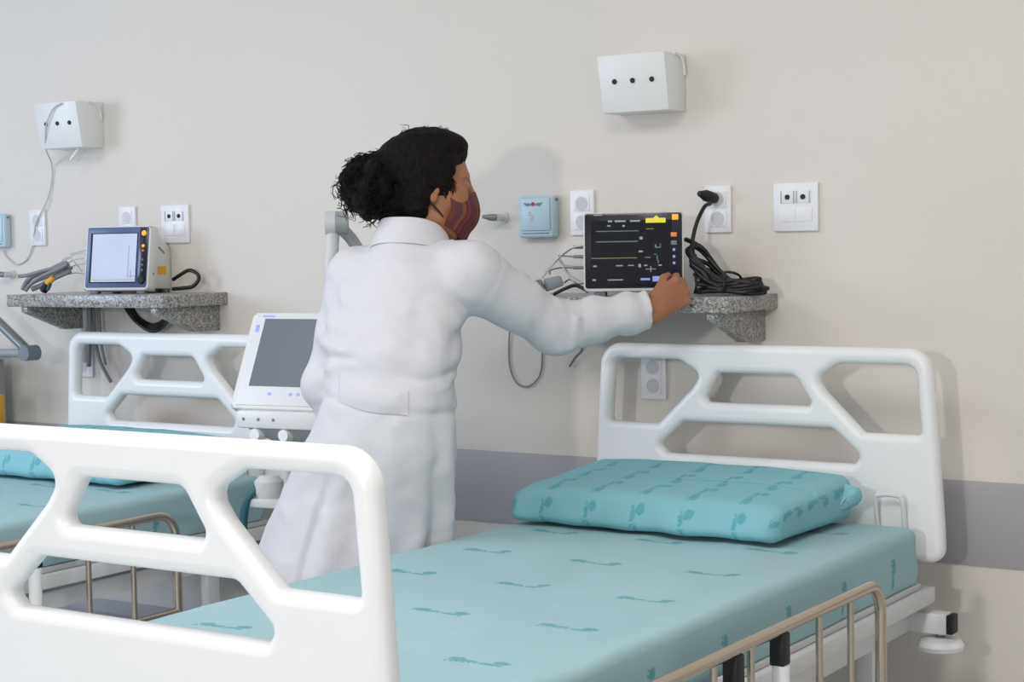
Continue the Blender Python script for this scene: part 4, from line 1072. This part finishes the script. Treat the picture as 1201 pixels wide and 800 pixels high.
for s in (-1, 1):
    B().tube([hp(0.030, s * 0.072, -0.050), hp(0.018, s * 0.079, -0.030), hp(0.002, s * 0.083, -0.002), hp(-0.016, s * 0.082, 0.004), hp(-0.028, s * 0.080, -0.022), hp(-0.014, s * 0.079, -0.058), hp(0.010, s * 0.074, -0.080), hp(0.026, s * 0.071, -0.096)], 0.0022, 8, smooth=6).xf(INV).build('ear_loop', 'black_cable', mk_, 180)

# ---- coat
ST = [  # photo row, centre col, half width, depth to the lens, front-back half
    (300, 476, 56, 4.22, 0.066), (318, 474, 74, 4.21, 0.088), (345, 470, 80, 4.20, 0.108), (395, 461, 81, 4.17, 0.115), (440, 457, 76, 4.15, 0.110), (462, 456, 76, 4.14, 0.112),
    (500, 450, 83, 4.15, 0.122), (540, 442, 91, 4.17, 0.134), (600, 430, 103, 4.20, 0.145), (650, 417, 110, 4.22, 0.150), (690, 407, 110, 4.22, 0.152)]
th_ = CTH - BODY_YAW
rows = []
for y, cx, hw, dp, b in ST:
    c = atz(cx, y, dp); h = hw * dp / CF
    a = math.sqrt(max(1e-4, h * h - (b * math.sin(th_)) ** 2)) / math.cos(th_)
    rows.append((c[2], c[0], c[1], a, b))
rows = A_(sorted(rows)); zt_, zb_ = rows[-1, 0], rows[0, 0]
HEM = rows[0, 0] + 0.01
cz_ = np.linspace(zb_ - 0.1, zt_ + 0.1, 200)
def spl(col):
    v = np.interp(cz_, rows[:, 0], rows[:, col]); k_ = np.ones(9) / 9; return np.convolve(np.pad(v, 4, mode='edge'), k_, 'valid')
SPL = [spl(i) for i in range(1, 5)]
xs = axis((rows[:, 1].min() - 0.36, WR[0] + 0.08, 0.0062)); ys = axis((rows[:, 2].min() - 0.22, WR[1] + 0.11, 0.0062)); zs = axis((HEM - 0.02, NK[2] + 0.05, 0.0062))
Ct = Field(xs, ys, zs)
def torso(p):
    z = p[..., 2]; cx, cy, a, b = [np.interp(z, cz_, s_) for s_ in SPL]
    dx, dy = p[..., 0] - cx, p[..., 1] - cy
    u = dx * er[0] + dy * er[1]; v = dx * ef[0] + dy * ef[1]
    ang = np.arctan2(v / b, u / a)
    n_ = 2.25
    rr = (np.abs(u / a) ** n_ + np.abs(v / b) ** n_) ** (1 / n_)
    d = (rr - 1) * np.minimum(a, b)
    low = np.clip((0.92 - z) / 0.35, 0, 1)
    # long skirt folds below the belt
    d -= 0.010 * low * np.sin(ang * 7 + 0.8 + 0.6 * np.sin(z * 9)) + 0.006 * low * np.sin(ang * 12 + 2.0)
    # back vent : left panel laps over
    va = np.deg2rad(-105); dv = np.angle(np.exp(1j * (ang - va)))
    vent = np.clip((0.80 - z) / 0.10, 0, 1)
    st_ = 0.5 + 0.5 * np.tanh(dv / 0.045)
    d += vent * (0.014 * np.exp(-np.clip(dv, 0, None) / 0.16) * st_ - 0.011 * np.exp(-np.clip(-dv, 0, None) / 0.30) * (1 - st_))
    # blousing and creases round the belt, soft drape creases on the back
    bz = 0.985 - 0.14 * u - z
    d -= 0.006 * np.exp(-((bz + 0.075) / 0.030) ** 2) + 0.003 * np.exp(-((bz + 0.03 + 0.02 * np.sin(ang * 3)) / 0.010) ** 2)
    d += 0.0035 * np.exp(-((bz + 0.043 + 0.012 * np.sin(ang * 3 + 1)) / 0.008) ** 2) + 0.004 * np.exp(-((bz - 0.045) / 0.010) ** 2)
    d -= 0.0035 * wavy(p * A_([1, 1, 0.55]), 26, 4.0) + 0.002 * wavy(p, 55, 1.0)
    up_ = np.clip((z - 1.0) / 0.1, 0, 1)
    d -= up_ * 0.0035 * np.sin((u * 0.5 + (z - 1.2)) * 95 + 2 * wavy(p, 14, 2)) * np.clip(np.abs(u) / 0.12, 0, 1)
    top = z - zt_; bot = HEM + 0.006 * np.sin(ang * 4) - z
    return np.maximum(np.maximum(d, top), bot)
Ct.put(A_([rows[:, 1].min() - 0.36, rows[:, 2].min() - 0.3, HEM - 0.03]), A_([rows[:, 1].max() + 0.36, rows[:, 2].max() + 0.3, zt_ + 0.01]), torso, 0.02)
# shoulders and yoke
Ct.cone(NK + A_([0, 0, -0.030]), SRt + A_([0, 0, 0.004]), 0.056, 0.062, 0.045); Ct.cone(NK + A_([0, 0, -0.030]), SLt + A_([0, 0, 0.004]), 0.055, 0.056, 0.035)
Ct.cone(NK + A_([0, 0, -0.05]) - ef * 0.03, NK + A_([0, 0, -0.16]) - ef * 0.035, 0.075, 0.10, 0.05)
def slv(n, amp, seed, t0=0.0):
    def f(t, p): return amp * (0.4 + t) * np.sin(t * n + 2.2 * wavy(p, 16, seed)) + 0.003 * wavy(p, 44, seed + 3) - 0.0035 * np.exp(-((t - 0.10) / 0.018) ** 2)
    return f
BULGE = unit(np.cross(ER - SRt, WR - ER)); 
Ct.cone(SRt, ER, 0.072, 0.055, 0.035, disp=slv(16, 0.0032, 1.0))
Ct.cone(ER, WR, 0.055, 0.051, 0.030, disp=slv(21, 0.0040, 2.0))
dn = unit(-UP + 0.1 * _R)
Ct.cone(SRt + dn * 0.02, ER + dn * 0.012, 0.066, 0.050, 0.03)
Ct.cone(ER + dn * 0.012 - uR * 0.01, ER + dn * 0.008 + unit(WR - ER) * 0.10, 0.050, 0.045, 0.03)
# gathered fold at the elbow
Ct.cone(ER + dn * 0.050 - _F * 0.035, ER - dn * 0.050 - _F * 0.044 + _R * 0.006, 0.017, 0.012, 0.014)
Ct.cone(ER + dn * 0.048 - _F * 0.034 + _R * 0.028, ER - dn * 0.015 - _F * 0.052 + _R * 0.052, 0.013, 0.009, 0.014)
# left sleeve
Ct.cone(SLt, EL, 0.066, 0.056, 0.030, disp=slv(15, 0.0035, 5.0)); Ct.cone(EL, WL, 0.056, 0.052, 0.03, disp=slv(18, 0.004, 6.0))
Ct.cone(EL + A_([-0.01, -0.03, 0.03]), EL + A_([0.05, 0.0, -0.03]), 0.014, 0.010, 0.022); Ct.cone(EL + A_([-0.01, -0.02, -0.02]), EL + A_([0.05, 0.0, -0.06]), 0.012, 0.010, 0.02)
# cut the cuffs flat, open the neck and the front collar gap
cuff = WR - unit(WR - ER) * 0.030; cd = unit(WR - ER)
Ct.put(cuff - 0.1, cuff + 0.14, lambda p: -((p - cuff) @ cd), 0.003, 'sub')
Ct.cone(NK + A_([0, 0, -0.06]), NK + A_([0, 0, 0.1]), 0.060, 0.060, 0.006, op='sub')
Ct.cone(NK + ef * 0.09 + A_([0, 0, -0.12]), NK + ef * 0.08 + A_([0, 0, 0.1]), 0.02, 0.075, 0.006, op='sub')
coat = wlink('lab_coat', Ct.mesh('lab_coat'), 'coat_cloth')
# collar : stand and turned-down fall, swept round the neck
prof = [(0.0, -0.030), (0.0, 0.020), (0.004, 0.030), (0.010, 0.031), (0.016, 0.022), (0.032, -0.018), (0.036, -0.030), (0.030, -0.031), (0.020, -0.012), (0.010, 0.010), (0.006, -0.030)]
cv = []; cfs = []; nA = 44; m_ = len(prof)
for i in range(nA + 1):
    a = math.radians(-38 + (360 - 2 * 52) * i / nA + 0) ; a = math.radians(90 + 40 + (360 - 80) * i / nA)
    fr = (1 + math.sin(a)) / 2
    rad = 0.061 + 0.010 * fr; dirv = er * math.cos(a) + ef * math.sin(a)
    for (o_, z_) in prof:
        cv.append(NK + dirv * (rad + o_ * (1 + 0.35 * fr)) + UP * (z_ * (1 + 0.1 * fr) + 0.034 - 0.062 * fr ** 1.4 - (0.010 * fr if z_ < 0 else 0)) + ef * 0.004)
for i in range(nA):
    for j in range(m_): cfs.append((i * m_ + j, i * m_ + (j + 1) % m_, (i + 1) * m_ + (j + 1) % m_, (i + 1) * m_ + j))
cfs += [tuple(range(m_))[::-1], tuple(nA * m_ + j for j in range(m_))]
me = bpy.data.meshes.new('collar'); me.from_pydata([Vector(v) for v in cv], [], cfs)
bm = bmesh.new(); bm.from_mesh(me); bmesh.ops.recalc_face_normals(bm, faces=bm.faces); bm.to_mesh(me); bm.free()
wlink('collar', me, 'coat_cloth', coat, 60)
# half belt on the back, laid on the coat's own surface
from mathutils.bvhtree import BVHTree
bmc = bmesh.new(); bmc.from_mesh(coat.data); tree = BVHTree.FromBMesh(bmc); bmc.free()
def hit(px, py):
    o = Vector(_C) - Vector(FEET); d = Vector(ray(px, py)).normalized(); h = tree.ray_cast(o, d)
    return h
nu, nv = 26, 8; vo = []; ok = True; outer = []; inner = []
for j in range(nv + 1):
    for i in range(nu + 1):
        s_ = i / nu; t_ = j / nv
        px = 397 + 82 * s_; py = (439 + 19 * s_ + 3 * math.sin(s_ * 3)) + (31 + 2 * math.sin(s_ * 5)) * t_
        h = hit(px, py)
        if h[0] is None: ok = False; break
        e = min(1, 6 * min(s_, 1 - s_, t_ * 0.8 + 0.02, (1 - t_) * 0.8 + 0.02))
        outer.append(h[0] - Vector(_F) * (0.003 + 0.006 * e)); inner.append(h[0] + Vector(_F) * 0.006)
    if not ok: break
if ok:
    n = nu + 1; offs = n * (nv + 1); F = []
    for j in range(nv):
        for i in range(nu):
            q = (j * n + i, j * n + i + 1, (j + 1) * n + i + 1, (j + 1) * n + i); F += [q, tuple(offs + a for a in q[::-1])]
    for i in range(nu): F += [(i + 1, i, offs + i, offs + i + 1), (nv * n + i, nv * n + i + 1, offs + nv * n + i + 1, offs + nv * n + i)]
    for j in range(nv): F += [(j * n, (j + 1) * n, offs + (j + 1) * n, offs + j * n), ((j + 1) * n + nu, j * n + nu, offs + j * n + nu, offs + (j + 1) * n + nu)]
    me = bpy.data.meshes.new('half_belt'); me.from_pydata(outer + inner, [], F)
    bm = bmesh.new(); bm.from_mesh(me); bmesh.ops.recalc_face_normals(bm, faces=bm.faces); bm.to_mesh(me); bm.free()
    link('half_belt', me, 'coat_cloth', coat, 60)
# ---- trousers and shoes
xs = axis((PV[0] - 0.22, PV[0] + 0.22, 0.010)); ys = axis((PV[1] - 0.2, PV[1] + 0.25, 0.010)); zs = axis((0.05, PV[2] + 0.1, 0.010))
Tr = Field(xs, ys, zs)
Tr.cone(PV + er * 0.04 + A_([0, 0, -0.04]), PV - er * 0.04 + A_([0, 0, -0.04]), 0.085, 0.085, 0.04)
for an in ANK:
    hip = A_([an[0], an[1] + 0.01, PV[2] - 0.03]); kn = A_([an[0], an[1] + 0.04, 0.47])
    Tr.cone(hip, kn, 0.075, 0.066, 0.03); Tr.cone(kn, an + A_([0, 0.0, 0.03]), 0.068, 0.060, 0.03, disp=lambda t, p: 0.003 * wavy(p, 30, 2))
wlink('trousers', Tr.mesh('trousers'), 'trouser_cloth')
for an in ANK:
    sh_ = Field(axis((an[0] - 0.09, an[0] + 0.09, 0.005)), axis((an[1] - 0.1, an[1] + 0.24, 0.005)), axis((-0.006, 0.14, 0.005)))
    sh_.cone(an + A_([0, -0.01, -0.04]), an + ef * 0.155 + A_([0, 0, -0.05]), 0.046, 0.040, 0.03, UP, 0.9); sh_.cone(an + A_([0, 0, -0.045]), an + A_([0, 0, 0.0]), 0.045, 0.043, 0.02)
    sh_.put(an - A_([0.3, 0.3, 0.3]), A_([an[0] + 0.3, an[1] + 0.3, 0.0]), lambda p: p[..., 2] - 0.002, 0.004, 'sub')
    s_o = wlink('shoe', sh_.mesh('shoe'), 'shoe_white')
